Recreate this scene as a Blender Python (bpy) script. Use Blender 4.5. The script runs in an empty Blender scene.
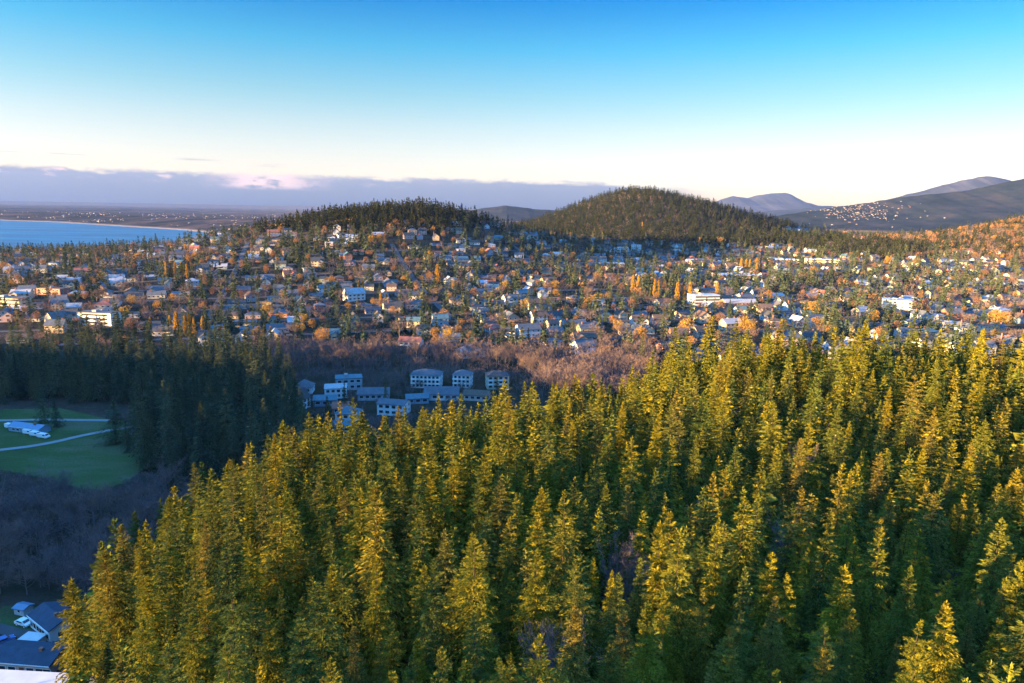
import bpy, math, random
import numpy as np

R = math.radians
scene = bpy.context.scene
COL = scene.collection
rng = np.random.default_rng(11)

# ------------------------------------------------------------------ camera
CAM = np.array((0.0, 0.0, 150.0))
PITCH, ROLL, FPX = R(10.84), R(1.05), 692.0
W, H = 1024, 683
cam_data = bpy.data.cameras.new("camera")
cam_data.sensor_width = 36.0
cam_data.lens = FPX / W * 36.0
cam_data.clip_start = 1.0
cam_data.clip_end = 200000.0
cam = bpy.data.objects.new("camera", cam_data)
COL.objects.link(cam)
from mathutils import Matrix
rot = Matrix.Rotation(math.pi / 2 - PITCH, 3, 'X') @ Matrix.Rotation(ROLL, 3, 'Z')
cam.location = CAM
cam.rotation_euler = rot.to_euler()
scene.camera = cam
ROT = np.array(rot)

# ------------------------------------------------------------------ light and exposure
SUN_EL, SUN_AZ = 6.2, -114.0            # azimuth from the view direction, clockwise
SKY_STRENGTH, SUN_STRENGTH, EXPOSURE = 0.15, 5.0, 3.1
sd = np.array((math.sin(R(SUN_AZ)) * math.cos(R(SUN_EL)), math.cos(R(SUN_AZ)) * math.cos(R(SUN_EL)), math.sin(R(SUN_EL))))
sun_data = bpy.data.lights.new("sun", 'SUN')
sun_data.energy = SUN_STRENGTH
sun_data.angle = R(0.5)
sun_data.color = (1.0, 0.62, 0.22)
sun = bpy.data.objects.new("sun", sun_data)
from mathutils import Vector
sun.rotation_euler = Vector(sd).to_track_quat('Z', 'Y').to_euler()
COL.objects.link(sun)
vs = scene.view_settings
vs.view_transform = 'Standard'
vs.look = 'None'
vs.exposure = EXPOSURE
vs.gamma = 1.0
vs.use_curve_mapping = False
scene.cycles.max_bounces = 4
scene.cycles.diffuse_bounces = 2
scene.cycles.glossy_bounces = 2
scene.cycles.transmission_bounces = 2
scene.cycles.transparent_max_bounces = 4
scene.cycles.volume_bounces = 0
scene.cycles.use_adaptive_sampling = True
scene.cycles.adaptive_threshold = 0.02


class Nodes:
    """small helper for node trees"""
    def __init__(s, tree):
        s.t = tree
        tree.nodes.clear()

    def n(s, kind, _set=None, **inputs):
        node = s.t.nodes.new(kind)
        for k, v in (_set or {}).items():
            setattr(node, k, v)
        for k, v in inputs.items():
            key = int(k[1:]) if k[0] == '_' and k[1:].isdigit() else k.replace('_', ' ')
            sock = node.inputs[key]
            if isinstance(v, bpy.types.NodeSocket):
                s.t.links.new(v, sock)
            else:
                sock.default_value = v
        return node

    def math(s, op, a, b=0.0, clamp=False):
        return s.n('ShaderNodeMath', dict(operation=op, use_clamp=clamp), _0=a, _1=b).outputs[0]

    def ramp(s, fac, stops, interp='LINEAR'):
        node = s.n('ShaderNodeValToRGB', None, Fac=fac)
        cr = node.color_ramp
        cr.interpolation = interp
        while len(cr.elements) < len(stops):
            cr.elements.new(0.5)
        for e, (p, c) in zip(cr.elements, stops):
            e.position = p
            e.color = (*c, 1) if len(c) == 3 else c
        return node.outputs['Color']

    def mix(s, fac, a, b, blend='MIX'):
        node = s.n('ShaderNodeMix', dict(data_type='RGBA', blend_type=blend))
        for sock, v in ((node.inputs[0], fac), (node.inputs[6], a), (node.inputs[7], b)):
            if isinstance(v, bpy.types.NodeSocket):
                s.t.links.new(v, sock)
            else:
                sock.default_value = (*v, 1) if isinstance(v, tuple) and len(v) == 3 else v
        return node.outputs[2]

    def maprange(s, v, a, b, c=0.0, d=1.0, smooth=True):
        return s.n('ShaderNodeMapRange', dict(interpolation_type='SMOOTHSTEP' if smooth else 'LINEAR'), _0=v, _1=a, _2=b, _3=c, _4=d).outputs[0]


def sky_world():
    w = bpy.data.worlds.new("World")
    scene.world = w
    w.use_nodes = True
    N = Nodes(w.node_tree)
    sky = N.n('ShaderNodeTexSky', dict(sky_type='NISHITA', sun_disc=False, sun_elevation=R(SUN_EL), sun_rotation=R(SUN_AZ),
                                       altitude=150.0, air_density=1.0, dust_density=0.6, ozone_density=2.0))
    geo = N.n('ShaderNodeTexCoord')
    d = geo.outputs['Generated']
    sep = N.n('ShaderNodeSeparateXYZ', None, Vector=d)
    x, y, z = sep.outputs
    el = N.math('ARCSINE', z)                       # radians above the horizon
    eld = N.math('MULTIPLY', el, 180 / math.pi)
    az = N.math('MULTIPLY', N.math('ARCTAN2', x, y), 180 / math.pi)
    e01 = N.math('DIVIDE', eld, 90.0, True)
    # clear evening sky: pale at the horizon, azure above; overhead, out of view, brightened to fill the shade
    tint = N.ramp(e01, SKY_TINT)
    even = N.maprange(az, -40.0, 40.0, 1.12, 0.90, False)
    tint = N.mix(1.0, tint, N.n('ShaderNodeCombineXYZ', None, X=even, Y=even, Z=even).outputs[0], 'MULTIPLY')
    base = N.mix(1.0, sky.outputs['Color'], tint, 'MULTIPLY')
    # low bank of cloud over the far shore: flat top, thinning out to the right
    vec = N.n('ShaderNodeCombineXYZ', None, X=N.math('MULTIPLY', az, 0.16), Y=N.math('MULTIPLY', eld, 0.9), Z=0.0).outputs[0]
    n1 = N.n('ShaderNodeTexNoise', None, Vector=vec, Scale=1.6, Detail=6.0, Roughness=0.6).outputs[0]
    vec2 = N.n('ShaderNodeCombineXYZ', None, X=N.math('MULTIPLY', az, 0.55), Y=N.math('MULTIPLY', eld, 1.7), Z=3.0).outputs[0]
    n2 = N.n('ShaderNodeTexNoise', None, Vector=vec2, Scale=1.0, Detail=6.0, Roughness=0.62).outputs[0]
    vec3 = N.n('ShaderNodeCombineXYZ', None, X=N.math('MULTIPLY', az, 0.10), Y=N.math('MULTIPLY', eld, 2.4), Z=7.0).outputs[0]
    n3 = N.n('ShaderNodeTexNoise', None, Vector=vec3, Scale=1.3, Detail=5.0, Roughness=0.55).outputs[0]
    top = N.maprange(az, 4.0, 15.0, 2.22, 1.8)
    top = N.math('ADD', top, N.math('MULTIPLY', N.math('SUBTRACT', n1, 0.5), 0.3))
    top = N.math('ADD', top, N.math('MULTIPLY', N.math('SUBTRACT', n2, 0.5), 1.3))
    mask = N.maprange(N.math('SUBTRACT', top, eld), -0.2, 0.26)
    mask = N.math('MULTIPLY', mask, N.maprange(az, 8.0, 17.5, 0.94, 0.0))
    streak = N.math('MULTIPLY', N.maprange(n3, 0.56, 0.66), N.maprange(eld, 2.4, 2.9))
    streak = N.math('MULTIPLY', streak, N.maprange(eld, 3.1, 3.6, 1.0, 0.0))
    streak = N.math('MULTIPLY', streak, N.maprange(az, -25.0, -10.0, 0.6, 0.0))
    mask = N.math('MAXIMUM', mask, streak)
    k = 1.0 / SKY_STRENGTH / 2 ** EXPOSURE
    body = N.ramp(N.math('DIVIDE', eld, 3.0, True), [(0.0, CL_LOW), (0.45, CL_MID), (1.0, CL_TOP)])
    puff = N.math('MULTIPLY', N.maprange(n2, 0.52, 0.70), N.maprange(eld, 1.2, 2.2))
    puff = N.math('MULTIPLY', puff, N.maprange(az, -14.0, -6.0, 1.0, 0.12))
    hump = N.math('MULTIPLY', N.maprange(az, -24.5, -20.0), N.maprange(az, -19.0, -13.5, 1.0, 0.0))
    hump = N.math('MULTIPLY', hump, N.math('MULTIPLY', N.maprange(eld, 1.0, 1.5), N.maprange(n2, 0.36, 0.56)))
    puff = N.math('MAXIMUM', puff, hump)
    body = N.mix(puff, body, CL_PUFF)
    body = N.mix(1.0, body, (k, k, k), 'MULTIPLY')
    colr = N.mix(mask, base, body)
    bg = N.n('ShaderNodeBackground', None, Color=colr, Strength=SKY_STRENGTH)
    out = N.n('ShaderNodeOutputWorld')
    N.t.links.new(bg.outputs[0], out.inputs['Surface'])


SKY_TINT = [(e / 90, c) for e, c in ((0, (0.341, 0.296, 0.341)), (1.9, (0.341, 0.292, 0.333)), (3.1, (0.341, 0.280, 0.326)), (4.6, (0.322, 0.269, 0.299)), (6.2, (0.284, 0.258, 0.277)), (8.4, (0.193, 0.243, 0.261)), (12, (0.057, 0.216, 0.280)), (15.3, (0.000, 0.144, 0.273)), (26, (0.018, 0.227, 0.493)), (45, (0.531, 1.137, 1.743)), (90, (0.644, 1.364, 1.933)))]  # highest stops lie out of view, raised as added blue fill for shade
CL_LOW, CL_MID, CL_TOP, CL_PUFF = (0.07, 0.14, 0.25), (0.16, 0.22, 0.31), (0.33, 0.35, 0.40), (1.2, 0.82, 0.70)
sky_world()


# ------------------------------------------------------------------ projection and terrain
def project(P):
    """world points (n,3) -> pixel x, y, depth"""
    q = (np.atleast_2d(P) - CAM) @ ROT
    d = np.maximum(-q[:, 2], 1e-6)
    return 512 + FPX * q[:, 0] / d, 341.5 - FPX * q[:, 1] / d, -q[:, 2]


def pixel_ray(px, py):
    v = np.array(((px - 512) / FPX, (341.5 - py) / FPX, -1.0))
    v = ROT @ v
    return v / np.linalg.norm(v)


def sstep(a, b, x):
    t = np.clip((np.asarray(x, float) - a) / (b - a), 0, 1)
    return t * t * (3 - 2 * t)


def _hash(ix, iy, s):
    h = (ix.astype(np.int64) * 374761393 + iy.astype(np.int64) * 668265263 + s * 1274126177) & 0x7fffffff
    h = ((h ^ (h >> 13)) * 1274126177) & 0x7fffffff
    return ((h ^ (h >> 16)) & 0xffff) / 65535.0


def vnoise(x, y, s=0):
    ix, iy = np.floor(x), np.floor(y)
    fx, fy = x - ix, y - iy
    fx, fy = fx * fx * (3 - 2 * fx), fy * fy * (3 - 2 * fy)
    a, b = _hash(ix, iy, s), _hash(ix + 1, iy, s)
    c, d = _hash(ix, iy + 1, s), _hash(ix + 1, iy + 1, s)
    return (a + (b - a) * fx) * (1 - fy) + (c + (d - c) * fx) * fy


def fbm(x, y, oct=4, s=0):
    r, a = 0, 0.5
    for i in range(oct):
        r = r + a * (vnoise(x, y, s + i) - 0.5)
        x, y, a = x * 2.03 + 17.1, y * 2.03 + 5.3, a * 0.5
    return r


SHORE = np.array([(-9000, 1300), (-2600, 1650), (-1200, 1780), (-820, 2250), (-900, 2900), (-1872, 3962), (-3240, 4966), (-3840, 5190), (-9000, 7300)], float)


def shore_dist(x, y):
    """signed distance to the bay, positive on land"""
    x, y = np.asarray(x, float), np.asarray(y, float)
    d = np.full(x.shape, 1e9)
    inside = np.zeros(x.shape, bool)
    n = len(SHORE)
    for i in range(n):
        ax, ay = SHORE[i]
        bx, by = SHORE[(i + 1) % n]
        t = np.clip(((x - ax) * (bx - ax) + (y - ay) * (by - ay)) / ((bx - ax) ** 2 + (by - ay) ** 2), 0, 1)
        d = np.minimum(d, np.hypot(x - ax - t * (bx - ax), y - ay - t * (by - ay)))
        c = ((ay > y) != (by > y)) & (x < (bx - ax) * (y - ay) / (by - ay + 1e-9) + ax)
        inside ^= c
    return np.where(inside, -d, d)


def gauss(x, y, cx, cy, sl, sr, sn, sf, p=2.0):
    """bump with its own width to the left, right, near and far side"""
    dx, dy = x - cx, y - cy
    u = np.abs(dx) / np.where(dx < 0, sl, sr)
    v = np.abs(dy) / np.where(dy < 0, sn, sf)
    return np.exp(-0.5 * (u ** p + v ** p))


def near_hill(x, y):
    """the wooded hill under the camera"""
    x, y = np.asarray(x, float), np.asarray(y, float)
    edge = np.interp(y, [-200, 60, 100, 130, 160, 190, 250, 300, 340, 400], [-170, -128, -112, -104, -106, -106, -100, -62, 10, 150])
    back = np.interp(x, [-130, -40, 30, 70, 150, 400, 700], [218, 272, 312, 322, 338, 350, 335])
    s = sstep(0, 52, x - edge) ** 0.8 * sstep(0, 62, back - y)
    body = np.minimum(41, 34 - 0.105 * (y - 66)) + 5.5 * sstep(-50, 5, x) * sstep(140, 240, y) + 20.5 * sstep(32, 82, x) * sstep(165, 262, y)
    body = body + 5 * fbm(x / 45, y / 45, 2, 33)
    return s * np.maximum(body, 0)


def height(x, y):
    x, y = np.asarray(x, float), np.asarray(y, float)
    z = 45 + 11 * sstep(400, 950, y) - 6 * sstep(1800, 3500, y) + 2.5 * fbm(x / 90, y / 90, 3, 3)
    z = z + 14 * fbm(x / 420, y / 420, 3, 8) * sstep(500, 1000, y)
    z = z + near_hill(x, y)
    z = z - 14 * sstep(-250, -800, x) * sstep(600, 1200, y)
    z = z + 81 * gauss(x, y, -205, 1330, 300, 165, 240, 260, 1.9)      # wooded hill on the left
    z = z + 18 * gauss(x, y, 30, 1450, 160, 130, 200, 300)
    z = z + 156 * gauss(x, y, 405, 2350, 215, 320, 330, 500, 1.9)      # round hill in the middle
    z = z + 122 * gauss(x, y, 1290, 1420, 190, 500, 300, 380)          # hillside on the right
    z = z + 24 * gauss(x, y, 780, 1600, 95, 80, 120, 150)            # wooded knoll
    # ridge outside the frame on the left, whose shade lies over the valley
    u = 0.866 * y - 0.5 * x
    t = 0.866 * x + 0.5 * y
    prof = np.interp(u, RIDGE_U, RIDGE_H)
    z = np.maximum(z, np.where((u > -300) & (u < 1000), prof * np.exp(-0.5 * ((t + 640) / 150) ** 2), 0))
    sdn = shore_dist(x, y)
    far = y > 2400 + 0.25 * (x + 900)
    cap = np.where(far & (x < -200), 3 + 0.05 * sdn - 0.000004 * np.clip(sdn, 0, 6000) ** 2, 2 + 0.115 * sdn + 400 * sstep(-450, 100, x))
    cap = np.where(sdn < 0, np.maximum(sdn * 0.05, -8), cap)
    z = np.minimum(z, cap)
    lowland = 22 + 34 * fbm(x / 1500, y / 1500, 4, 20)
    z = z * sstep(9000, 4500, y) + np.minimum(lowland, np.maximum(cap, -8)) * sstep(4500, 9000, y)
    return z


RIDGE_U = [-300, 60, 130, 160, 190, 230, 337, 371, 444, 550, 681, 800, 1000]
RIDGE_H = [30, 60, 86, 111, 122, 136, 150, 148, 144, 129, 108, 82, 30]


def ground_hit(px, py, zoff=0.0, tmax=6000):
    """where the sight line through a pixel meets the ground"""
    v = pixel_ray(px, py)
    t = 40 * 1.004 ** np.arange(0, 1300)
    P = CAM + t[:, None] * v
    below = P[:, 2] < height(P[:, 0], P[:, 1]) + zoff
    i = int(np.argmax(below)) if below.any() else len(t) - 1
    a, b = t[max(i - 1, 0)], t[i]
    for _ in range(25):
        m = (a + b) / 2
        p = CAM + m * v
        if p[2] < float(height(p[0], p[1])) + zoff:
            b = m
        else:
            a = m
    p = CAM + b * v
    return float(p[0]), float(p[1]), float(height(p[0], p[1]))

# ------------------------------------------------------------------ materials
def new_mat(name):
    m = bpy.data.materials.new(name)
    m.use_nodes = True
    return m, Nodes(m.node_tree)


def finish(N, shader, disp=None):
    out = N.n('ShaderNodeOutputMaterial')
    N.t.links.new(shader, out.inputs['Surface'])


def plain_mat(name, col, rough=0.7, spec=0.3, noise=0.18, scale=0.6, metallic=0.0):
    """painted or mineral surface with soft wear"""
    m, N = new_mat(name)
    co = N.n('ShaderNodeTexCoord').outputs['Object']
    n = N.n('ShaderNodeTexNoise', None, Vector=co, Scale=scale, Detail=5.0, Roughness=0.65).outputs[0]
    f = N.maprange(n, 0.3, 0.7, 1 - noise, 1 + noise, False)
    c = N.mix(1.0, (*col, 1), N.n('ShaderNodeCombineXYZ', None, X=f, Y=f, Z=f).outputs[0], 'MULTIPLY')
    p = N.n('ShaderNodeBsdfPrincipled', None, Base_Color=c, Roughness=rough, Metallic=metallic)
    p.inputs['Specular IOR Level'].default_value = spec
    finish(N, p.outputs[0])
    return m


def roof_mat(name, col):
    """shingle roof: courses, per-shingle tone, weather streaks"""
    m, N = new_mat(name)
    co = N.n('ShaderNodeTexCoord').outputs['Object']
    br = N.n('ShaderNodeTexBrick', None, Vector=co, Scale=1.6)
    br.inputs['Color1'].default_value = (0.85, 0.85, 0.85, 1)
    br.inputs['Color2'].default_value = (1.15, 1.15, 1.15, 1)
    br.inputs['Mortar'].default_value = (0.7, 0.7, 0.7, 1)
    n = N.n('ShaderNodeTexNoise', None, Vector=co, Scale=0.5, Detail=5.0).outputs[0]
    f = N.maprange(n, 0.3, 0.7, 0.78, 1.2, False)
    c = N.mix(1.0, (*col, 1), br.outputs[0], 'MULTIPLY')
    c = N.mix(1.0, c, N.n('ShaderNodeCombineXYZ', None, X=f, Y=f, Z=f).outputs[0], 'MULTIPLY')
    p = N.n('ShaderNodeBsdfPrincipled', None, Base_Color=c, Roughness=0.75)
    p.inputs['Specular IOR Level'].default_value = 0.35
    finish(N, p.outputs[0])
    return m


def leaf_mat(name, stops, trans=0.25, dark=0.75, light=1.25):
    """foliage or twigs: tone per tree (object random + tint attribute) and per spray (leaf attribute)"""
    m, N = new_mat(name)
    rnd = N.n('ShaderNodeObjectInfo').outputs['Random']
    tint = N.n('ShaderNodeAttribute', dict(attribute_name='tint')).outputs['Fac']
    leaf = N.n('ShaderNodeAttribute', dict(attribute_name='leaf')).outputs['Fac']
    v = N.math('FRACT', N.math('ADD', rnd, tint))
    c = N.ramp(v, stops)
    f = N.maprange(leaf, 0.0, 1.0, dark, light, False)
    c = N.mix(1.0, c, N.n('ShaderNodeCombineXYZ', None, X=f, Y=f, Z=f).outputs[0], 'MULTIPLY')
    d = N.n('ShaderNodeBsdfDiffuse', None, Color=c, Roughness=0.6).outputs[0]
    if trans:
        t = N.n('ShaderNodeBsdfTranslucent', None, Color=c).outputs[0]
        d = N.n('ShaderNodeMixShader', None, _0=trans, _1=d, _2=t).outputs[0]
    finish(N, d)
    return m


M = {}
M['needles'] = leaf_mat('needles', [(0.0, (0.070, 0.100, 0.024)), (0.2, (0.130, 0.136, 0.018)), (0.4, (0.195, 0.172, 0.015)), (0.55, (0.085, 0.110, 0.025)), (0.75, (0.200, 0.168, 0.015)), (0.9, (0.160, 0.132, 0.028)), (1.0, (0.085, 0.108, 0.023))], 0.2, 0.4, 1.6)
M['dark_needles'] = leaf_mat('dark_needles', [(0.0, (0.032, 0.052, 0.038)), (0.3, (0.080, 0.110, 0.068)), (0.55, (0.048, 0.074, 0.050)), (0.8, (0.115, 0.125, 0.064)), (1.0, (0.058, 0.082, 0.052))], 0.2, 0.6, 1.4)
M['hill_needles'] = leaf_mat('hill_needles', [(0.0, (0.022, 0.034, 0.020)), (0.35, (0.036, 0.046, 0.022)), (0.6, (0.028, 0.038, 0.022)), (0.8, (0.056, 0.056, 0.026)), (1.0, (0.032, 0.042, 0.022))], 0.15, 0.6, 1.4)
M['bark'] = plain_mat('bark', (0.055, 0.042, 0.032), 0.9, 0.1, 0.4, 2.0)
M['pale_bark'] = plain_mat('pale_bark', (0.17, 0.14, 0.13), 0.9, 0.1, 0.3, 2.0)
M['twigs'] = leaf_mat('twigs', [(0.0, (0.125, 0.098, 0.104)), (0.4, (0.165, 0.120, 0.116)), (0.7, (0.20, 0.132, 0.102)), (1.0, (0.145, 0.114, 0.116))], 0.1)
M['amber'] = leaf_mat('amber', [(0.0, (0.18, 0.105, 0.068)), (0.3, (0.27, 0.145, 0.078)), (0.45, (0.38, 0.21, 0.05)), (0.6, (0.28, 0.165, 0.07)), (0.8, (0.24, 0.135, 0.092)), (1.0, (0.16, 0.115, 0.06))], 0.3)
M['dead_wood'] = plain_mat('dead_wood', (0.42, 0.40, 0.38), 0.9, 0.1, 0.2, 2.0)
M['gold'] = leaf_mat('gold', [(0.0, (0.33, 0.18, 0.035)), (0.5, (0.40, 0.25, 0.05)), (1.0, (0.32, 0.19, 0.06))], 0.3)

WALLS = dict(white=(0.62, 0.61, 0.59), cream=(0.54, 0.46, 0.32), grey=(0.34, 0.35, 0.36), blue=(0.20, 0.28, 0.36), tan=(0.42, 0.32, 0.22), brick=(0.30, 0.13, 0.09), pink=(0.55, 0.36, 0.30), green=(0.24, 0.29, 0.22))
ROOFS = dict(charcoal=(0.045, 0.047, 0.052), slate=(0.085, 0.095, 0.11), brown=(0.10, 0.065, 0.045), rust=(0.24, 0.085, 0.055), pale=(0.32, 0.32, 0.33), teal=(0.06, 0.13, 0.16), navy=(0.026, 0.045, 0.075))
for k, c in WALLS.items():
    M['wall_' + k] = plain_mat('wall_' + k, c, 0.75, 0.2, 0.1, 0.5)
for k, c in ROOFS.items():
    M['roof_' + k] = roof_mat('roof_' + k, c)
M['trim'] = plain_mat('trim', (0.75, 0.74, 0.72), 0.6, 0.3, 0.06)
M['glass'] = plain_mat('glass', (0.03, 0.04, 0.055), 0.12, 0.6, 0.1)
M['door'] = plain_mat('door', (0.16, 0.07, 0.04), 0.5, 0.3, 0.1)
M['concrete'] = plain_mat('concrete', (0.33, 0.32, 0.31), 0.85, 0.2, 0.15)
M['asphalt'] = plain_mat('asphalt', (0.055, 0.056, 0.06), 0.85, 0.25, 0.2, 0.3)
M['metal_roof'] = plain_mat('metal_roof', (0.10, 0.17, 0.26), 0.45, 0.5, 0.12)
M['white_roof'] = plain_mat('white_roof', (0.50, 0.49, 0.49), 0.7, 0.2, 0.12, 0.3)
M['rubber'] = plain_mat('rubber', (0.02, 0.02, 0.02), 0.8, 0.2)
M['path'] = plain_mat('path', (0.20, 0.20, 0.20), 0.85, 0.2, 0.12, 0.2)


def attr_col_mat(name, rough):
    m, N = new_mat(name)
    c = N.n('ShaderNodeAttribute', dict(attribute_name='col')).outputs['Color']
    p = N.n('ShaderNodeBsdfPrincipled', None, Base_Color=c, Roughness=rough)
    finish(N, p.outputs[0])
    return m


M['town_paint'] = attr_col_mat('town_paint', 0.75)


def ground_mat():
    m, N = new_mat('ground')
    geo = N.n('ShaderNodeNewGeometry')
    pos = geo.outputs['Position']
    sep = N.n('ShaderNodeSeparateXYZ', None, Vector=pos)
    dist = N.n('ShaderNodeVectorMath', dict(operation='LENGTH'), _0=pos).outputs['Value']
    a = N.n('ShaderNodeTexNoise', None, Vector=pos, Scale=0.035, Detail=8.0, Roughness=0.65).outputs[0]
    b = N.n('ShaderNodeTexNoise', None, Vector=pos, Scale=0.9, Detail=6.0, Roughness=0.7).outputs[0]
    near = N.ramp(a, [(0.3, (0.024, 0.028, 0.016)), (0.5, (0.044, 0.037, 0.028)), (0.68, (0.075, 0.056, 0.044))])
    f = N.maprange(b, 0.25, 0.75, 0.6, 1.4, False)
    near = N.mix(1.0, near, N.n('ShaderNodeCombineXYZ', None, X=f, Y=f, Z=f).outputs[0], 'MULTIPLY')
    # lowland across the bay: woods, fields and bare thickets in strips
    sc = N.n('ShaderNodeVectorMath', dict(operation='MULTIPLY'), _0=pos, _1=(1.0, 0.35, 1.0)).outputs[0]
    c = N.n('ShaderNodeTexNoise', None, Vector=sc, Scale=0.0045, Detail=9.0, Roughness=0.72).outputs[0]
    far = N.ramp(c, [(0.34, (0.018, 0.026, 0.020)), (0.47, (0.034, 0.034, 0.030)), (0.56, (0.085, 0.058, 0.050)), (0.68, (0.14, 0.09, 0.062))])
    col = N.mix(N.maprange(dist, 2200.0, 3400.0), near, far)
    # sandy strand along the water
    strand = N.maprange(sep.outputs[2], 1.0, 7.0, 1.0, 0.0)
    strand = N.math('MULTIPLY', strand, N.maprange(dist, 2500.0, 3000.0))
    col = N.mix(strand, col, (0.36, 0.27, 0.20))
    p = N.n('ShaderNodeBsdfDiffuse', None, Color=col, Roughness=0.8)
    finish(N, p.outputs[0])
    return m


def meadow_mat():
    m, N = new_mat('meadow_grass')
    pos = N.n('ShaderNodeNewGeometry').outputs['Position']
    sc = N.n('ShaderNodeVectorMath', dict(operation='MULTIPLY'), _0=pos, _1=(0.35, 1.0, 1.0)).outputs[0]
    a = N.n('ShaderNodeTexNoise', None, Vector=sc, Scale=0.06, Detail=6.0, Roughness=0.6).outputs[0]
    b = N.n('ShaderNodeTexNoise', None, Vector=pos, Scale=1.5, Detail=4.0).outputs[0]
    c = N.ramp(a, [(0.32, (0.045, 0.060, 0.028)), (0.48, (0.050, 0.080, 0.028)), (0.58, (0.075, 0.090, 0.045)), (0.68, (0.10, 0.095, 0.06))])
    f = N.maprange(b, 0.25, 0.75, 0.75, 1.25, False)
    c = N.mix(1.0, c, N.n('ShaderNodeCombineXYZ', None, X=f, Y=f, Z=f).outputs[0], 'MULTIPLY')
    finish(N, N.n('ShaderNodeBsdfDiffuse', None, Color=c).outputs[0])
    return m


def water_mat():
    m, N = new_mat('water')
    pos = N.n('ShaderNodeNewGeometry').outputs['Position']
    sc = N.n('ShaderNodeVectorMath', dict(operation='MULTIPLY'), _0=pos, _1=(0.25, 1.0, 1.0)).outputs[0]
    a = N.n('ShaderNodeTexNoise', None, Vector=sc, Scale=0.006, Detail=6.0, Roughness=0.6).outputs[0]
    c = N.ramp(a, [(0.35, (0.000, 0.065, 0.13)), (0.5, (0.001, 0.10, 0.19)), (0.66, (0.006, 0.16, 0.28))])
    p = N.n('ShaderNodeBsdfPrincipled', None, Base_Color=c, Roughness=0.35)
    p.inputs['Specular IOR Level'].default_value = 0.03
    n = N.n('ShaderNodeTexNoise', None, Vector=pos, Scale=0.25, Detail=4.0).outputs[0]
    bump = N.n('ShaderNodeBump', None, Height=n, Strength=0.4, Distance=1.0).outputs[0]
    N.t.links.new(bump, p.inputs['Normal'])
    finish(N, p.outputs[0])
    return m


def hill_mat(name, stops, scale):
    m, N = new_mat(name)
    pos = N.n('ShaderNodeNewGeometry').outputs['Position']
    a = N.n('ShaderNodeTexNoise', None, Vector=pos, Scale=scale, Detail=9.0, Roughness=0.68).outputs[0]
    finish(N, N.n('ShaderNodeBsdfDiffuse', None, Color=N.ramp(a, stops)).outputs[0])
    return m


# ------------------------------------------------------------------ mesh helpers
def link(name, me, parent=None, loc=None, rz=0.0, kind=None):
    o = bpy.data.objects.new(name, me)
    COL.objects.link(o)
    if parent is not None:
        o.parent = parent
    if loc is not None:
        o.location = loc
        o.rotation_euler = (0, 0, rz)
    if kind:
        o['kind'] = kind
    return o


def tag(o, label, cat, group=None):
    o['label'] = label
    o['category'] = cat
    if group:
        o['group'] = group
    return o


def array_mesh(name, V, F, mats, mi=None, attrs=None, smooth=False):
    """mesh from a vertex array and an array of equal-sided faces; attrs are per-face floats or colours"""
    me = bpy.data.meshes.new(name)
    n, k = F.shape
    me.vertices.add(len(V))
    me.vertices.foreach_set('co', np.ascontiguousarray(V, np.float32).ravel())
    me.loops.add(n * k)
    me.loops.foreach_set('vertex_index', np.ascontiguousarray(F, np.int32).ravel())
    me.polygons.add(n)
    me.polygons.foreach_set('loop_start', np.arange(0, n * k, k, dtype=np.int32))
    for m in mats:
        me.materials.append(m)
    if mi is not None:
        me.polygons.foreach_set('material_index', np.ascontiguousarray(mi, np.int32))
    if smooth:
        me.polygons.foreach_set('use_smooth', np.ones(n, bool))
    for a, v in (attrs or {}).items():
        v = np.asarray(v, np.float32)
        if v.ndim == 2:
            at = me.attributes.new(a, 'FLOAT_COLOR', 'FACE')
            at.data.foreach_set('color', np.c_[v, np.ones(n, np.float32)].ravel() if v.shape[1] == 3 else v.ravel())
        else:
            at = me.attributes.new(a, 'FLOAT', 'FACE')
            at.data.foreach_set('value', v)
    me.update(calc_edges=True)
    return me


class Poly:
    """polygon collector for buildings and vehicles; every face has a material slot"""
    def __init__(s):
        s.v, s.f, s.m = [], [], []

    def face(s, pts, m=0):
        i = len(s.v)
        s.v += [tuple(p) for p in pts]
        s.f.append(tuple(range(i, i + len(pts))))
        s.m.append(m)

    def box(s, x0, x1, y0, y1, z0, z1, m=0, skip=''):
        a, b, c, d = (x0, y0), (x1, y0), (x1, y1), (x0, y1)
        for tag_, (p, q) in zip('frbl', ((a, b), (b, c), (c, d), (d, a))):
            if tag_ not in skip:
                s.face([(*p, z0), (*q, z0), (*q, z1), (*p, z1)], m)
        if 't' not in skip:
            s.face([(*a, z1), (*b, z1), (*c, z1), (*d, z1)], m)
        if 'u' not in skip:
            s.face([(*d, z0), (*c, z0), (*b, z0), (*a, z0)], m)

    def prism(s, prof, y0, y1, m=0):
        """closed outline in x, z carried from y0 to y1 (outline anticlockwise seen from the front)"""
        s.face([(x, y0, z) for x, z in prof], m)
        s.face([(x, y1, z) for x, z in reversed(prof)], m)
        n = len(prof)
        for i in range(n):
            (xa, za), (xb, zb) = prof[i], prof[(i + 1) % n]
            s.face([(xb, y0, zb), (xa, y0, za), (xa, y1, za), (xb, y1, zb)], m)

    def shift(s, dx=0, dy=0, dz=0, rz=0, start=0):
        c, n = math.cos(rz), math.sin(rz)
        s.v[start:] = [(x * c - y * n + dx, x * n + y * c + dy, z + dz) for x, y, z in s.v[start:]]

    def mesh(s, name, mats):
        me = bpy.data.meshes.new(name)
        me.from_pydata(s.v, [], s.f)
        for m in mats:
            me.materials.append(m)
        me.polygons.foreach_set('material_index', s.m)
        me.update()
        return me

    def tris(s):
        T, Mi = [], []
        for f, m in zip(s.f, s.m):
            for i in range(1, len(f) - 1):
                T.append((f[0], f[i], f[i + 1]))
                Mi.append(m)
        return np.array(s.v, float), np.array(T, int), np.array(Mi, int)


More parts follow.
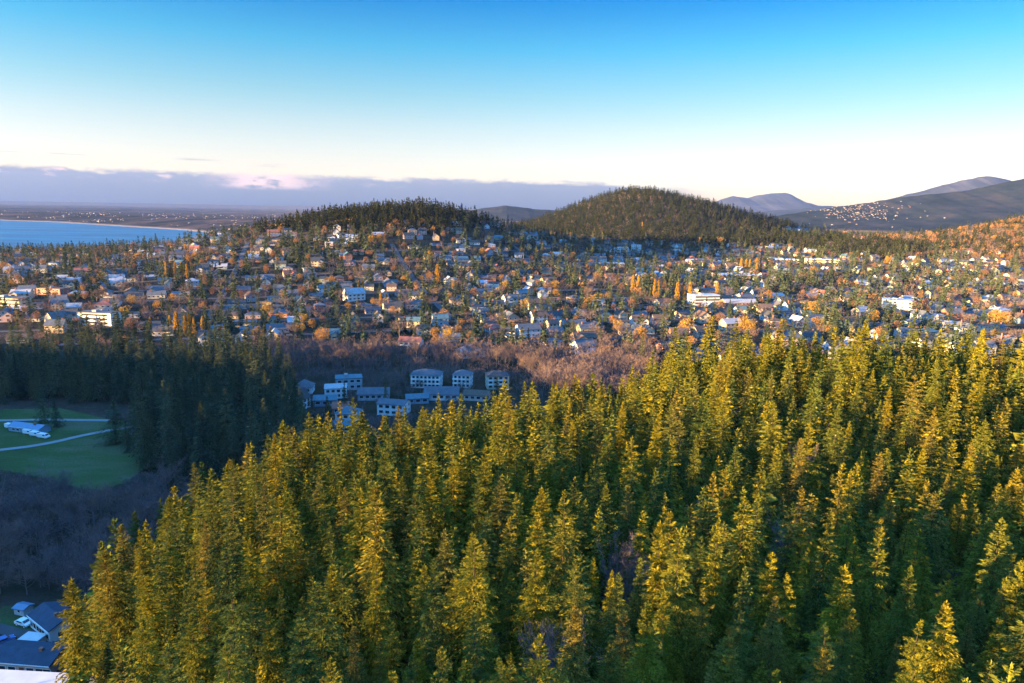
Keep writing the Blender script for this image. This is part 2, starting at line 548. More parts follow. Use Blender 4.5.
# ------------------------------------------------------------------ ground, water, mountains
def build_ground():
    az = np.r_[np.linspace(-180, -48, 44, endpoint=False), np.linspace(-48, 48, 680, endpoint=False), np.linspace(48, 180, 45)]
    rr = np.r_[0.5, np.geomspace(9, 95000, 430)]
    A, Rr = np.meshgrid(np.radians(az), rr)
    X, Y = Rr * np.sin(A), Rr * np.cos(A)
    Z = height(X.ravel(), Y.ravel()).reshape(X.shape)
    nr, na = X.shape
    i = np.arange(nr * na).reshape(nr, na)
    F = np.stack([i[:-1, :-1], i[:-1, 1:], i[1:, 1:], i[1:, :-1]], -1).reshape(-1, 4)[:, ::-1]
    me = array_mesh('ground', np.c_[X.ravel(), Y.ravel(), Z.ravel()], F, [ground_mat()], smooth=True)
    link('ground', me, kind='structure')


build_ground()
wp = Poly()
wp.face([(-60000, 900, 0), (600, 900, 0), (600, 7600, 0), (-60000, 7600, 0)])
link('water', wp.mesh('water', [water_mat()]), kind='structure')


def drape(name, outline, mat, step=3.0, lift=0.12):
    """sheet of ground cover that follows the terrain inside an outline of world points"""
    P = np.array(outline, float)
    x0, y0, x1, y1 = P[:, 0].min(), P[:, 1].min(), P[:, 0].max(), P[:, 1].max()
    gx, gy = np.arange(x0, x1 + step, step), np.arange(y0, y1 + step, step)
    X, Y = np.meshgrid(gx, gy)
    i = np.arange(X.size).reshape(X.shape)
    F = np.stack([i[:-1, :-1], i[:-1, 1:], i[1:, 1:], i[1:, :-1]], -1).reshape(-1, 4)
    cx, cy = X.ravel()[F].mean(1), Y.ravel()[F].mean(1)
    F = F[inside_poly(cx, cy, P)]
    V = np.c_[X.ravel(), Y.ravel(), height(X.ravel(), Y.ravel()) + lift]
    return link(name, array_mesh(name, V, F, [mat], smooth=True), kind='structure')


def inside_poly(x, y, P):
    x, y = np.asarray(x, float), np.asarray(y, float)
    ins = np.zeros(x.shape, bool)
    for i in range(len(P)):
        ax, ay = P[i]
        bx, by = P[(i + 1) % len(P)]
        ins ^= ((ay > y) != (by > y)) & (x < (bx - ax) * (y - ay) / (by - ay + 1e-12) + ax)
    return ins


def strip(name, pts, width, mat, lift=0.16, step=4.0):
    """road or path laid along ground points"""
    P = np.array(pts, float)
    seg = np.r_[0, np.cumsum(np.hypot(*np.diff(P, axis=0).T))]
    t = np.linspace(0, seg[-1], max(2, int(seg[-1] / step)))
    x, y = np.interp(t, seg, P[:, 0]), np.interp(t, seg, P[:, 1])
    dx, dy = np.gradient(x), np.gradient(y)
    l = np.hypot(dx, dy)
    nx, ny = -dy / l * width / 2, dx / l * width / 2
    L, Rt = np.c_[x + nx, y + ny], np.c_[x - nx, y - ny]
    V = np.r_[np.c_[L, height(*L.T) + lift], np.c_[Rt, height(*Rt.T) + lift]]
    n = len(t)
    i = np.arange(n - 1)
    F = np.c_[i + n, i + n + 1, i + 1, i]
    return link(name, array_mesh(name, V, F, [mat]), kind='structure')


MOUNT = {}


def ridge(name, D, prof, depth, stops, scale, rough=0.12, base=-20.0, seed=0):
    """mountain as a height field: its crest at distance D, falling away in front and behind over depth"""
    prof = np.array(prof, float)
    nx, ns = 260, 70
    px = np.linspace(prof[0, 0], prof[-1, 0], nx)
    top = np.interp(px, prof[:, 0], prof[:, 1])
    top = top + 1.9 * fbm(px / 9.0, px * 0 + seed, 4, seed)
    X = np.empty(nx)
    Zt = np.empty(nx)
    for i in range(nx):
        v = pixel_ray(px[i], top[i])
        X[i], Zt[i] = v[0] / v[1] * D, 150 + v[2] / v[1] * D
    s = np.linspace(-1, 1, ns)
    XX, SS = np.meshgrid(X, s)
    ZT = np.tile(Zt, (ns, 1))
    bell = np.where(SS < 0, (1 - np.abs(SS)) ** 1.25, (1 - np.abs(SS)) ** 1.6)
    YY = D + SS * depth
    n = fbm(XX / (depth * 0.35) + seed, YY / (depth * 0.5), 5, seed) + 0.4 * (0.5 - np.abs(fbm(XX / (depth * 0.16), YY / (depth * 0.3), 4, seed + 40)) * 2)
    Z = base + (ZT - base) * bell + (ZT - base) * n * rough * 4 * bell * (1 - bell)
    i = np.arange(nx * ns).reshape(ns, nx)
    F = np.stack([i[:-1, :-1], i[:-1, 1:], i[1:, 1:], i[1:, :-1]], -1).reshape(-1, 4)
    V = np.c_[XX.ravel(), YY.ravel(), Z.ravel()]
    link(name, array_mesh(name, V, F, [hill_mat(name + '_cover', stops, scale)], smooth=True), kind='structure')
    MOUNT[name] = (X, s, Z, D, depth)


WOOD = [(0.36, (0.010, 0.017, 0.018)), (0.5, (0.019, 0.026, 0.026)), (0.64, (0.040, 0.036, 0.036)), (0.76, (0.075, 0.058, 0.052))]
ROCK = [(0.35, (0.018, 0.024, 0.032)), (0.5, (0.03, 0.034, 0.042)), (0.65, (0.055, 0.055, 0.062))]
ridge('distant_hill', 7500, [(430, 214), (455, 212.5), (480, 208.5), (495, 206.2), (508, 205.5), (520, 206.8), (535, 209), (555, 210.5), (600, 211), (640, 213)], 1500, WOOD, 0.004, seed=3)
ridge('mountain_peak', 18000, [(690, 214), (708, 205), (722, 199), (733, 195.5), (740, 196.5), (748, 198), (756, 195.5), (766, 194), (776, 193), (784, 192.4), (791, 194), (798, 198), (806, 202.5), (818, 205), (835, 206.5), (860, 208), (890, 214)], 3200, ROCK, 0.0013, 0.2, seed=9)
ridge('distant_ridge', 14000, [(720, 215), (760, 211.5), (800, 208.5), (830, 206), (860, 205), (900, 205), (960, 208), (1050, 214)], 2600, WOOD, 0.002, seed=5)
ridge('mountain_ridge', 12500, [(850, 212), (880, 201), (905, 194.5), (925, 190), (945, 184), (958, 180.5), (972, 177.5), (985, 175.5), (998, 176.5), (1008, 179), (1020, 184), (1060, 196), (1120, 214)], 2800, ROCK, 0.0018, seed=12)
ridge('long_hill', 6200, [(740, 222), (775, 216), (810, 211), (840, 206), (866, 202.5), (900, 197), (930, 193.5), (960, 190.5), (985, 186.5), (1005, 181.5), (1024, 177.5), (1060, 170), (1130, 166), (1250, 185), (1400, 220)], 2100, WOOD, 0.004, seed=21)

# ------------------------------------------------------------------ trees
def kites(C, U, N, ln, wd, r):
    """leaf sprays: one kite-shaped quad per centre, long axis U, facing N"""
    U = U / (np.linalg.norm(U, axis=1, keepdims=True) + 1e-9)
    S = np.cross(N, U)
    S /= np.linalg.norm(S, axis=1, keepdims=True) + 1e-9
    ln, wd = ln[:, None], wd[:, None]
    a = C - U * ln * 0.5
    b = C + S * wd * 0.5 - U * ln * 0.08
    c = C + U * ln * 0.5
    d = C - S * wd * 0.5 - U * ln * 0.08
    V = np.stack([a, b, c, d], 1).reshape(-1, 3)
    return V, np.arange(len(V)).reshape(-1, 4)


def tube(pts, rad, sides=6):
    """tapered limb along points"""
    pts = np.asarray(pts, float)
    ring = np.linspace(0, 2 * math.pi, sides, endpoint=False)
    V = []
    for i, p in enumerate(pts):
        d = pts[min(i + 1, len(pts) - 1)] - pts[max(i - 1, 0)]
        d = d / (np.linalg.norm(d) + 1e-9)
        a = np.cross(d, (0, 1, 0.3) if abs(d[1]) < 0.9 else (1, 0, 0))
        a /= np.linalg.norm(a)
        b = np.cross(d, a)
        V.append(p + rad[i] * (np.cos(ring)[:, None] * a + np.sin(ring)[:, None] * b))
    V = np.concatenate(V)
    F = []
    for i in range(len(pts) - 1):
        for k in range(sides):
            k2 = (k + 1) % sides
            F.append((i * sides + k, i * sides + k2, (i + 1) * sides + k2, (i + 1) * sides + k))
    return V, np.array(F)


def join(parts):
    V, F, o = [], [], 0
    for v, f in parts:
        V.append(v)
        F.append(f + o)
        o += len(v)
    return np.concatenate(V), np.concatenate(F)


def conifer(seed, whorls, per, leaves, size, rad=0.135, base=0.10, gap=0.0, wide=(0.24, 0.42)):
    """unit-height fir: crown arrays and trunk arrays. rad = crown radius over height"""
    g = np.random.default_rng(seed)
    lean = g.normal(0, 0.010, 2)
    t = np.sort(base + (0.975 - base) * (np.linspace(0, 1, whorls) ** 0.92 + g.normal(0, 0.3 / whorls, whorls)).clip(0, 1))
    swell = 1 + 0.16 * np.sin(np.linspace(0, g.uniform(9, 16), 40) + g.uniform(0, 6)) * g.uniform(0.4, 1.2)
    prof = lambda h: np.interp(h, np.linspace(0, 1, 40), swell) * rad * min(1.0, (h - base + 0.12) / 0.22) * (1.06 * (1 - h) ** 0.95 + 0.06 * (1 - h) ** 0.4) * 1.20
    lop = g.uniform(0, 2 * math.pi)
    bz, ba, bl, bs = [], [], [], []
    for h in t:
        n = max(3, int(per * (0.5 + 0.5 * (1 - h)) + g.uniform(0, 1)))
        a0 = g.uniform(0, 6.28)
        for k in range(n):
            a = a0 + 6.283 * k / n + g.normal(0, 0.25)
            if g.uniform() < gap:
                continue
            bz.append(h)
            ba.append(a)
            bl.append(prof(h) * g.uniform(0.60, 1.18) * (1 + 0.15 * math.cos(a - lop)) * (1.35 if g.uniform() < 0.08 else 1.0))
            bs.append(np.interp(h, [0.1, 0.5, 0.8, 1.0], [-0.30, -0.05, 0.45, 1.2]) + g.normal(0, 0.12))
    bz, ba, bl, bs = map(np.array, (bz, ba, bl, bs))
    nb = len(bz)
    s = (np.linspace(0.06, 1.0, leaves)[None] + g.normal(0, 0.04, (nb, leaves))).clip(0.08, 1.04)
    x = bl[:, None] * s
    fan = g.uniform(-1, 1, (nb, leaves))
    side = fan * 0.34 * bl[:, None] * np.sin(np.clip(s, 0, 1) * 2.6) + g.normal(0, 0.004, (nb, leaves))
    ca, sa = np.cos(ba)[:, None], np.sin(ba)[:, None]
    droop = np.interp(bz, [0.1, 0.6, 1], [0.62, 0.34, 0.05])[:, None]
    Z = bz[:, None] + x * bs[:, None] - droop * bl[:, None] * s ** 2.2 - 0.18 * np.abs(side) + g.normal(0, 0.0028, (nb, leaves))
    C = np.stack([x * ca - side * sa, x * sa + side * ca, Z], -1).reshape(-1, 3)
    n = len(C)
    fa = ba[:, None] + fan * 0.75
    out = np.stack([np.cos(fa), np.sin(fa), bs[:, None] * 0.8 - 1.6 * droop * s], -1).reshape(-1, 3)
    U = out + g.normal(0, 0.22, (n, 3))
    Nn = np.stack([-np.sin(fa) * fan * 0.9, np.cos(fa) * fan * 0.9, np.ones(fan.shape)], -1).reshape(-1, 3) + g.normal(0, 0.38, (n, 3))
    ln = size * g.uniform(0.6, 1.35, n) * np.repeat(np.interp(bz, [0, 0.7, 1], [1.1, 0.9, 0.55]), leaves)
    V, F = kites(C, U, Nn, ln, ln * g.uniform(*wide, n), g)
    k = 9
    zc = np.linspace(0.935, 1.0, k)
    lv, lf = kites(np.c_[np.zeros((k, 2)), zc], np.c_[g.normal(0, 0.22, (k, 2)), np.ones(k)], g.normal(0, 1, (k, 3)) * (1, 1, 0.1), np.full(k, size * 0.7), np.full(k, size * 0.2), g)
    V, F = join([(V, F), (lv, lf)])
    V[:, 0] += lean[0] * V[:, 2]
    V[:, 1] += lean[1] * V[:, 2]
    leaf = np.r_[g.uniform(0, 1, n), np.full(k, 0.8)]
    zt = np.linspace(-0.03, 0.96, 7)
    tv, tf = tube(np.c_[lean[0] * zt, lean[1] * zt, zt], np.interp(zt, [0, 1], [0.009, 0.0006]), 6)
    return (V, F, leaf), (tv, tf)


def bare(seed, twigs, spread, wd, up=0.35, limbs=9, base=0.22):
    """unit-height leafless tree: trunk and limbs, and the haze of twigs at their ends"""
    g = np.random.default_rng(seed)
    parts = []
    zt = np.linspace(-0.03, 0.62, 5)
    wob = np.cumsum(g.normal(0, 0.012, (5, 2)), 0)
    parts.append(tube(np.c_[wob, zt], np.interp(zt, [0, 0.62], [0.022, 0.008]), 5))
    ends, dirs = [], []
    for i in range(limbs):
        h = base + (0.6 - base) * (i + g.uniform(0, 1)) / limbs
        a = 2.4 * i + g.normal(0, 0.3)
        o = np.array((np.interp(h, zt, wob[:, 0]), np.interp(h, zt, wob[:, 1]), h))
        L = g.uniform(0.75, 1.1) * (0.95 - 0.5 * h)
        rr = spread * g.uniform(0.7, 1.1) * (1.1 - 0.55 * h)
        d = np.array((math.cos(a) * rr, math.sin(a) * rr, L * (up + 0.35 * h)))
        m = o + d * 0.5 + np.array((0, 0, -0.03)) + g.normal(0, 0.015, 3)
        e = o + d + g.normal(0, 0.02, 3)
        parts.append(tube([o, m, e], [0.009, 0.0055, 0.002], 4))
        for q in range(4):
            f = g.uniform(0.35, 1.0)
            p = o + (e - o) * f
            dd = d * g.uniform(0.3, 0.5) + g.normal(0, 0.09, 3) + (0, 0, 0.07)
            parts.append(tube([p, p + dd], [0.004, 0.0012], 3))
            ends += [p + dd * 0.4, p + dd]
            dirs += [dd, dd]
    for q in range(5):
        p = np.array((wob[-1, 0], wob[-1, 1], 0.6))
        dd = np.array((*g.normal(0, 0.10, 2), g.uniform(0.22, 0.36)))
        parts.append(tube([p, p + dd], [0.006, 0.0012], 3))
        ends += [p + dd * 0.5, p + dd]
        dirs += [dd, dd]
    ends, dirs = np.array(ends), np.array(dirs)
    j = g.integers(0, len(ends), twigs)
    D = dirs[j] / np.linalg.norm(dirs[j], axis=1, keepdims=True) + g.normal(0, 0.55, (twigs, 3)) + (0, 0, 0.25)
    D /= np.linalg.norm(D, axis=1, keepdims=True)
    ln = g.uniform(0.07, 0.16, twigs)
    C = ends[j] + D * ln[:, None] * 0.4 + g.normal(0, 0.035, (twigs, 3))
    V, F = kites(C, D, g.normal(0, 1, (twigs, 3)), ln, np.full(twigs, wd), g)
    sc = 1.0 / max(V[:, 2].max(), 0.5)
    T = join(parts)
    return (V * sc, F, g.uniform(0, 1, twigs)), (T[0] * sc, T[1])


def leafy(seed, n, rx, size, clumps=9, z0=0.28, columnar=False):
    """unit-height round or columnar tree that still holds its leaves"""
    g = np.random.default_rng(seed)
    if columnar:
        h = np.sort(g.uniform(0.10, 1.0, n))
        w = rx * np.minimum(1, (h - 0.02) / 0.18) * np.clip(1.02 - h, 0, 1) ** 0.42
        lump = 1 + 0.25 * np.sin(h * 23 + g.uniform(0, 6)) * g.uniform(0.4, 1)
        a = g.uniform(0, 6.283, n)
        q = np.sqrt(g.uniform(0.15, 1, n)) * w * lump
        C = np.c_[q * np.cos(a), q * np.sin(a), h]
        U = np.c_[np.cos(a) * 0.25, np.sin(a) * 0.25, np.full(n, 1.0)] + g.normal(0, 0.25, (n, 3))
    else:
        cc = []
        for i in range(clumps):
            a = 2.4 * i + g.normal(0, 0.4)
            f = (i + 0.5) / clumps
            z = z0 + 0.14 + (0.82 - z0 - 0.10) * f
            q = rx * 0.62 * math.sqrt(max(0.0, 1 - (2 * f - 0.85) ** 2 * 0.75)) * g.uniform(0.6, 1.1)
            cc.append((q * math.cos(a), q * math.sin(a), z, rx * g.uniform(0.42, 0.62)))
        cc = np.array(cc)
        j = g.integers(0, clumps, n)
        d = g.normal(0, 1, (n, 3))
        d /= np.linalg.norm(d, axis=1, keepdims=True)
        C = cc[j, :3] + d * (cc[j, 3] * g.uniform(0.55, 1.08, n) ** 0.6)[:, None] * (1, 1, 0.8)
        U = d + g.normal(0, 0.8, (n, 3))
    ln = size * g.uniform(0.6, 1.4, n)
    V, F = kites(C, U, g.normal(0, 1, (n, 3)), ln, ln * g.uniform(0.45, 0.8, n), g)
    V[:, 2] = V[:, 2] / V[:, 2].max()
    parts = []
    zt = np.linspace(-0.03, 0.55 if not columnar else 0.85, 5)
    parts.append(tube(np.c_[np.zeros((5, 2)), zt], np.interp(zt, [0, 0.85], [0.02, 0.004]), 5))
    if not columnar:
        for i in range(5):
            e = cc[i % clumps, :3]
            parts.append(tube([(0, 0, z0 + 0.04 * i), e * (0.6, 0.6, 0.85), e], [0.009, 0.006, 0.002], 4))
    return (V, F, g.uniform(0, 1, n)), join(parts)


PROTO = {}      # kind -> list of (crown mesh, trunk mesh)
LOD = {}        # kind -> list of (V, F, leaf, material slot per face) for the masses


def proto(kind, gen, seeds, leafm, barkm, crown_name='crown'):
    PROTO[kind] = []
    for s in seeds:
        (v, f, l), (tv, tf) = gen(s)
        PROTO[kind].append((array_mesh('crown', v, f, [M[leafm]], attrs=dict(leaf=l)), array_mesh('trunk', tv, tf, [M[barkm]], smooth=True)))


def lod(kind, gen, seeds):
    LOD[kind] = []
    for s in seeds:
        (v, f, l), (tv, tf) = gen(s)
        V, F = join([(v, f), (tv, tf)])
        LOD[kind].append((V, F, np.r_[l, np.full(len(tf), 0.5)], np.r_[np.zeros(len(f), int), np.ones(len(tf), int)]))


proto('fir', lambda s: conifer(s, (34, 40, 30)[s % 3], 8, 50, 0.0195, rad=(0.145, 0.165, 0.185)[s % 3], gap=(0.05, 0.10, 0.18)[s % 3], base=(0.08, 0.16, 0.10)[s % 3]), range(1, 13), 'needles', 'bark')
proto('fine_fir', lambda s: conifer(s, (34, 38, 31)[s % 3], 8, 92, 0.0135, rad=(0.15, 0.17, 0.19)[s % 3], gap=(0.05, 0.10, 0.16)[s % 3], base=(0.08, 0.16, 0.10)[s % 3]), range(21, 27), 'needles', 'bark')
proto('dark_fir', lambda s: conifer(s, 32, 7, 26, 0.032, rad=(0.15, 0.17, 0.19)[s % 3], gap=0.08), range(31, 37), 'dark_needles', 'bark')
proto('bare', lambda s: bare(s, 1700, 0.42, 0.0062), range(51, 57), 'twigs', 'pale_bark')
proto('amber', lambda s: leafy(s, 900, 0.36, 0.05), range(61, 66), 'amber', 'bark')
proto('dead', lambda s: bare(s, 160, 0.20, 0.006, limbs=8), range(121, 122), 'dead_wood', 'dead_wood')
proto('golden', lambda s: leafy(s, 900, 0.36, 0.05), range(66, 69), 'gold', 'bark')
proto('poplar', lambda s: leafy(s, 700, 0.125, 0.055, columnar=True), range(71, 74), 'gold', 'pale_bark')
lod('fir', lambda s: conifer(s, 26, 6, 9, 0.046, rad=(0.16, 0.18)[s % 2], wide=(0.4, 0.6)), range(81, 89))
lod('town_fir', lambda s: conifer(s, 12, 6, 3, 0.12, rad=(0.19, 0.23)[s % 2], wide=(0.6, 0.9)), range(91, 97))
lod('bare', lambda s: bare(s, 150, 0.42, 0.022, limbs=5), range(101, 105))
lod('amber', lambda s: leafy(s, 90, 0.38, 0.15, clumps=6), range(111, 116))


def mass(name, items, kind, mats):
    """one mesh of many far trees; items are rows x, y, z, height, width factor, turn, tint"""
    Vs, Fs, Ls, Ms, Ts, o = [], [], [], [], [], 0
    sets = []
    for its, kd in zip(items, kind):
        it = np.asarray(its, float).reshape(-1, 7)
        sets += [(it[np.arange(len(it)) % len(LOD[kd]) == k], *p) for k, p in enumerate(LOD[kd])]
    for q, v, f, l, m in sets:
        if not len(q):
            continue
        c, s = np.cos(q[:, 5])[:, None], np.sin(q[:, 5])[:, None]
        wx = (q[:, 3] * q[:, 4])[:, None]
        X = (v[:, 0] * c - v[:, 1] * s) * wx + q[:, 0:1]
        Y = (v[:, 0] * s + v[:, 1] * c) * wx + q[:, 1:2]
        Z = v[:, 2] * q[:, 3:4] + q[:, 2:3]
        Vs.append(np.stack([X, Y, Z], -1).reshape(-1, 3))
        Fs.append((f[None] + (np.arange(len(q)) * len(v))[:, None, None] + o).reshape(-1, 4))
        o += len(q) * len(v)
        Ls.append(np.tile(l, len(q)))
        Ms.append(np.tile(m, len(q)))
        Ts.append(np.repeat(q[:, 6], len(f)))
    me = array_mesh(name, np.concatenate(Vs), np.concatenate(Fs), mats, np.concatenate(Ms), dict(leaf=np.concatenate(Ls), tint=np.concatenate(Ts)))
    return link(name, me, kind='stuff')


def plant(name, kind, i, x, y, z, h, w, rz):
    """one tree of its own: an Empty at its foot with trunk and crown"""
    root = link(name, None, loc=(x, y, z), rz=rz)
    root.empty_display_size = 0.5
    root.scale = (h * w, h * w, h)
    crown, trunk = PROTO[kind][i % len(PROTO[kind])]
    link('trunk', trunk, root)
    link(crown.name.split('.')[0], crown, root)
    return root

# ------------------------------------------------------------------ houses
def gable_body(P, w, d, h, rise, m=0):
    P.prism([(-w / 2, -0.6), (w / 2, -0.6), (w / 2, h), (0, h + rise), (-w / 2, h)], -d / 2, d / 2, m)


def gable_roof(P, w, d, h, rise, ov=0.5, th=0.22, m=0):
    a = w / 2 + ov
    e = h - ov * rise / (w / 2) + 0.03
    t = h + rise + 0.03
    P.prism([(0, t), (a, e), (a, e + th), (0, t + th)], -d / 2 - ov, d / 2 + ov, m)
    P.prism([(-a, e), (0, t), (0, t + th), (-a, e + th)], -d / 2 - ov, d / 2 + ov, m)


def hip_roof(P, w, d, h, rise, ov=0.5, m=0):
    a, b = w / 2 + ov, d / 2 + ov
    r = max(0.3, a - b)
    z0, z1 = h + 0.02, h + rise
    A, B, C, D = (-a, -b, z0), (a, -b, z0), (a, b, z0), (-a, b, z0)
    E, F = (-r, 0, z1), (r, 0, z1)
    P.face([A, B, F, E], m)
    P.face([B, C, F], m)
    P.face([C, D, E, F], m)
    P.face([D, A, E], m)
    P.face([D, C, B, A], m)


def pane(P, side, u, z, ww, wh, w, d, mg=1, mt=2):
    """window with a pale frame on one side of a w by d body: glass 5 cm proud, frame 2 cm proud"""
    def put(hw, hh, off, m):
        if side == 'f':
            q = [(u - hw, -d / 2 - off, z - hh), (u + hw, -d / 2 - off, z - hh), (u + hw, -d / 2 - off, z + hh), (u - hw, -d / 2 - off, z + hh)]
        elif side == 'b':
            q = [(u + hw, d / 2 + off, z - hh), (u - hw, d / 2 + off, z - hh), (u - hw, d / 2 + off, z + hh), (u + hw, d / 2 + off, z + hh)]
        elif side == 'r':
            q = [(w / 2 + off, u - hw, z - hh), (w / 2 + off, u + hw, z - hh), (w / 2 + off, u + hw, z + hh), (w / 2 + off, u - hw, z + hh)]
        else:
            q = [(-w / 2 - off, u + hw, z - hh), (-w / 2 - off, u - hw, z - hh), (-w / 2 - off, u - hw, z + hh), (-w / 2 - off, u + hw, z + hh)]
        P.face(q, m)
    put(ww / 2 + 0.14, wh / 2 + 0.14, 0.025, mt)
    put(ww / 2, wh / 2, 0.05, mg)


def house(kind, w, d, h, pitch, seed=0):
    """parts of one house: wall, roof, chimney, a list of windows and the door. The ridge of a plain gable runs along X."""
    g = random.Random(seed)
    wall, roof, chim, door = Poly(), Poly(), Poly(), Poly()
    wins = []
    rise = d / 2 * pitch
    turn = math.pi / 2
    if kind in ('gable', 'ell', 'wide'):
        gable_body(wall, d, w, h, rise)
        wall.shift(rz=turn)
        gable_roof(roof, d, w, h, rise)
        roof.shift(rz=turn)
        if kind != 'gable':
            w2, d2 = w * 0.42, d * 0.45
            r2 = w2 / 2 * pitch
            x2 = w * (0.22 if kind == 'ell' else -0.24)
            i = len(wall.v)
            gable_body(wall, w2, d2 + d / 2, h - 0.15, r2)
            wall.shift(x2, -d / 2 - d2 / 2 + d / 4 - 0.02, 0, start=i)
            i = len(roof.v)
            gable_roof(roof, w2, d2 + d / 2, h - 0.15, r2, 0.42, 0.2)
            roof.shift(x2, -d / 2 - d2 / 2 + d / 4 - 0.02, 0.004, start=i)
            for k in range(2 if h > 4.5 else 1):
                q = Poly()
                pane(q, 'f', x2, 1.6 + 2.8 * k, w2 * 0.45, 1.25, w, d + 2 * d2 + 0.04)
                wins.append(q)
    elif kind == 'hip':
        wall.box(-w / 2, w / 2, -d / 2, d / 2, -0.6, h, skip='u')
        hip_roof(roof, w, d, h, rise * 0.85)
    elif kind == 'front':
        gable_body(wall, w, d, h, w / 2 * pitch)
        gable_roof(roof, w, d, h, w / 2 * pitch)
        q = Poly()
        pane(q, 'f', 0, h + w * pitch * 0.16, 1.1, 1.1, w, d)
        wins.append(q)
    elif kind == 'flat':
        wall.box(-w / 2, w / 2, -d / 2, d / 2, -0.6, h, skip='u')
        roof.box(-w / 2 - 0.5, w / 2 + 0.5, -d / 2 - 0.5, d / 2 + 0.5, h + 0.01, h + 0.35)
        roof.box(-w / 6, w / 12, -d / 6, d / 6, h + 0.35, h + 1.1, skip='u')
    n = max(2, int(w / 3.4))
    for st in range(2 if h > 4.5 else 1):
        zc = 1.6 + 2.8 * st
        for k in range(n):
            u = (k + 0.5) / n * w - w / 2
            if kind in ('ell', 'wide') and abs(u - (w * (0.22 if kind == 'ell' else -0.24))) < w * 0.24:
                fr = False
            else:
                fr = True
            if fr and not (st == 0 and k == n // 2 and kind in ('gable', 'hip', 'front', 'flat')):
                q = Poly()
                pane(q, 'f', u, zc, g.choice((1.3, 1.7, 2.2)), 1.25, w, d)
                wins.append(q)
            q = Poly()
            pane(q, 'b', u, zc, g.choice((1.0, 1.4)), 1.2, w, d)
            wins.append(q)
        for sgn in 'lr':
            for u in (-d * 0.22, d * 0.22):
                q = Poly()
                pane(q, sgn, u, zc, 1.2, 1.25, w, d)
                wins.append(q)
    u = ((n // 2) + 0.5) / n * w - w / 2
    door.box(u - 0.55, u + 0.55, -d / 2 - 0.07, -d / 2 - 0.01, 0.1, 2.2)
    if kind != 'flat':
        cx, cy = w * g.choice((-0.28, 0.3)), g.choice((-0.1, 0.12)) * d
        chim.box(cx - 0.45, cx + 0.45, cy - 0.35, cy + 0.35, h * 0.8, h + rise + 0.9, skip='u')
        chim.box(cx - 0.52, cx + 0.52, cy - 0.42, cy + 0.42, h + rise + 0.9, h + rise + 1.05)
    return dict(wall=wall, roof=roof, chimney=chim, windows=wins, door=door, size=(w, d, h, rise))


HOUSE_SPECS = [('gable', 14, 9.5, 3.2, 0.62), ('ell', 15, 9.5, 3.3, 0.7), ('front', 9.5, 13, 5.4, 0.8), ('hip', 14, 10, 3.4, 0.6), ('wide', 16, 10, 5.6, 0.66),
               ('gable', 12, 9, 5.7, 0.75), ('ell', 14, 10, 5.5, 0.8), ('front', 8.5, 12, 3.3, 0.95), ('gable', 18, 10, 3.2, 0.5), ('flat', 15, 11, 3.4, 0), ('hip', 12, 11, 5.8, 0.55), ('wide', 17, 9, 3.3, 0.75)]
HOUSES = [house(*s, seed=i) for i, s in enumerate(HOUSE_SPECS)]
HMESH = []
for hp in HOUSES:
    full = Poly()
    full.v, full.f, full.m = list(hp['wall'].v), list(hp['wall'].f), list(hp['wall'].m)
    for q in hp['windows']:
        o = len(full.v)
        full.v += q.v
        full.f += [tuple(i + o for i in f) for f in q.f]
        full.m += q.m
    mats3 = [M['wall_white'], M['glass'], M['trim']]
    HMESH.append(dict(
        wall=hp['wall'].mesh('wall', mats3), wall_far=full.mesh('wall', mats3), roof=hp['roof'].mesh('roof', [M['roof_slate']]),
        chimney=hp['chimney'].mesh('chimney', [M['wall_brick']]) if hp['chimney'].f else None,
        windows=[q.mesh('window', mats3) for q in hp['windows']], door=hp['door'].mesh('door', [M['door']]), full=full))


def slot(o, mat):
    o.material_slots[0].link = 'OBJECT'
    o.material_slots[0].material = mat


def put_house(name, i, x, y, z, rz, sc, wallc, roofc, detail):
    root = link(name, None, loc=(x, y, z), rz=rz)
    root.scale = (sc, sc, sc)
    hm = HMESH[i]
    slot(link('wall', hm['wall'] if detail else hm['wall_far'], root), M['wall_' + wallc])
    r = link('roof', hm['roof'], root)
    slot(r, M['roof_' + roofc])
    if detail:
        if hm['chimney']:
            link('chimney', hm['chimney'], r)
        for q in hm['windows']:
            link('window', q, root)
        link('door', hm['door'], root)
    return root


# ------------------------------------------------------------------ where things stand
def hill_left(x, y):
    return gauss(x, y, -205, 1330, 300, 165, 240, 260, 1.9)


def hill_mid(x, y):
    return gauss(x, y, 405, 2350, 215, 320, 330, 500, 1.9)


def hill_right(x, y):
    return gauss(x, y, 1290, 1420, 190, 500, 300, 380)


def knoll(x, y):
    return gauss(x, y, 780, 1600, 95, 80, 120, 150)


def in_view(x, y, margin=25):
    p = project(np.c_[x, y, height(x, y) + 8])
    return (p[2] > 5) & (p[0] > -margin) & (p[0] < W + margin) & (p[1] < H + 260)


def px_poly(pts):
    return np.array([ground_hit(*p)[:2] for p in pts])


def jitter(x0, x1, y0, y1, step, seed, jit=0.42):
    g = np.random.default_rng(seed)
    gx, gy = np.arange(x0, x1, step), np.arange(y0, y1, step)
    X, Y = np.meshgrid(gx, gy)
    X = X + (np.arange(X.shape[0]) % 2)[:, None] * step * 0.5
    X, Y = X.ravel() + g.normal(0, jit * step, X.size).clip(-step, step), Y.ravel() + g.normal(0, jit * step, Y.size).clip(-step, step)
    return X, Y, g


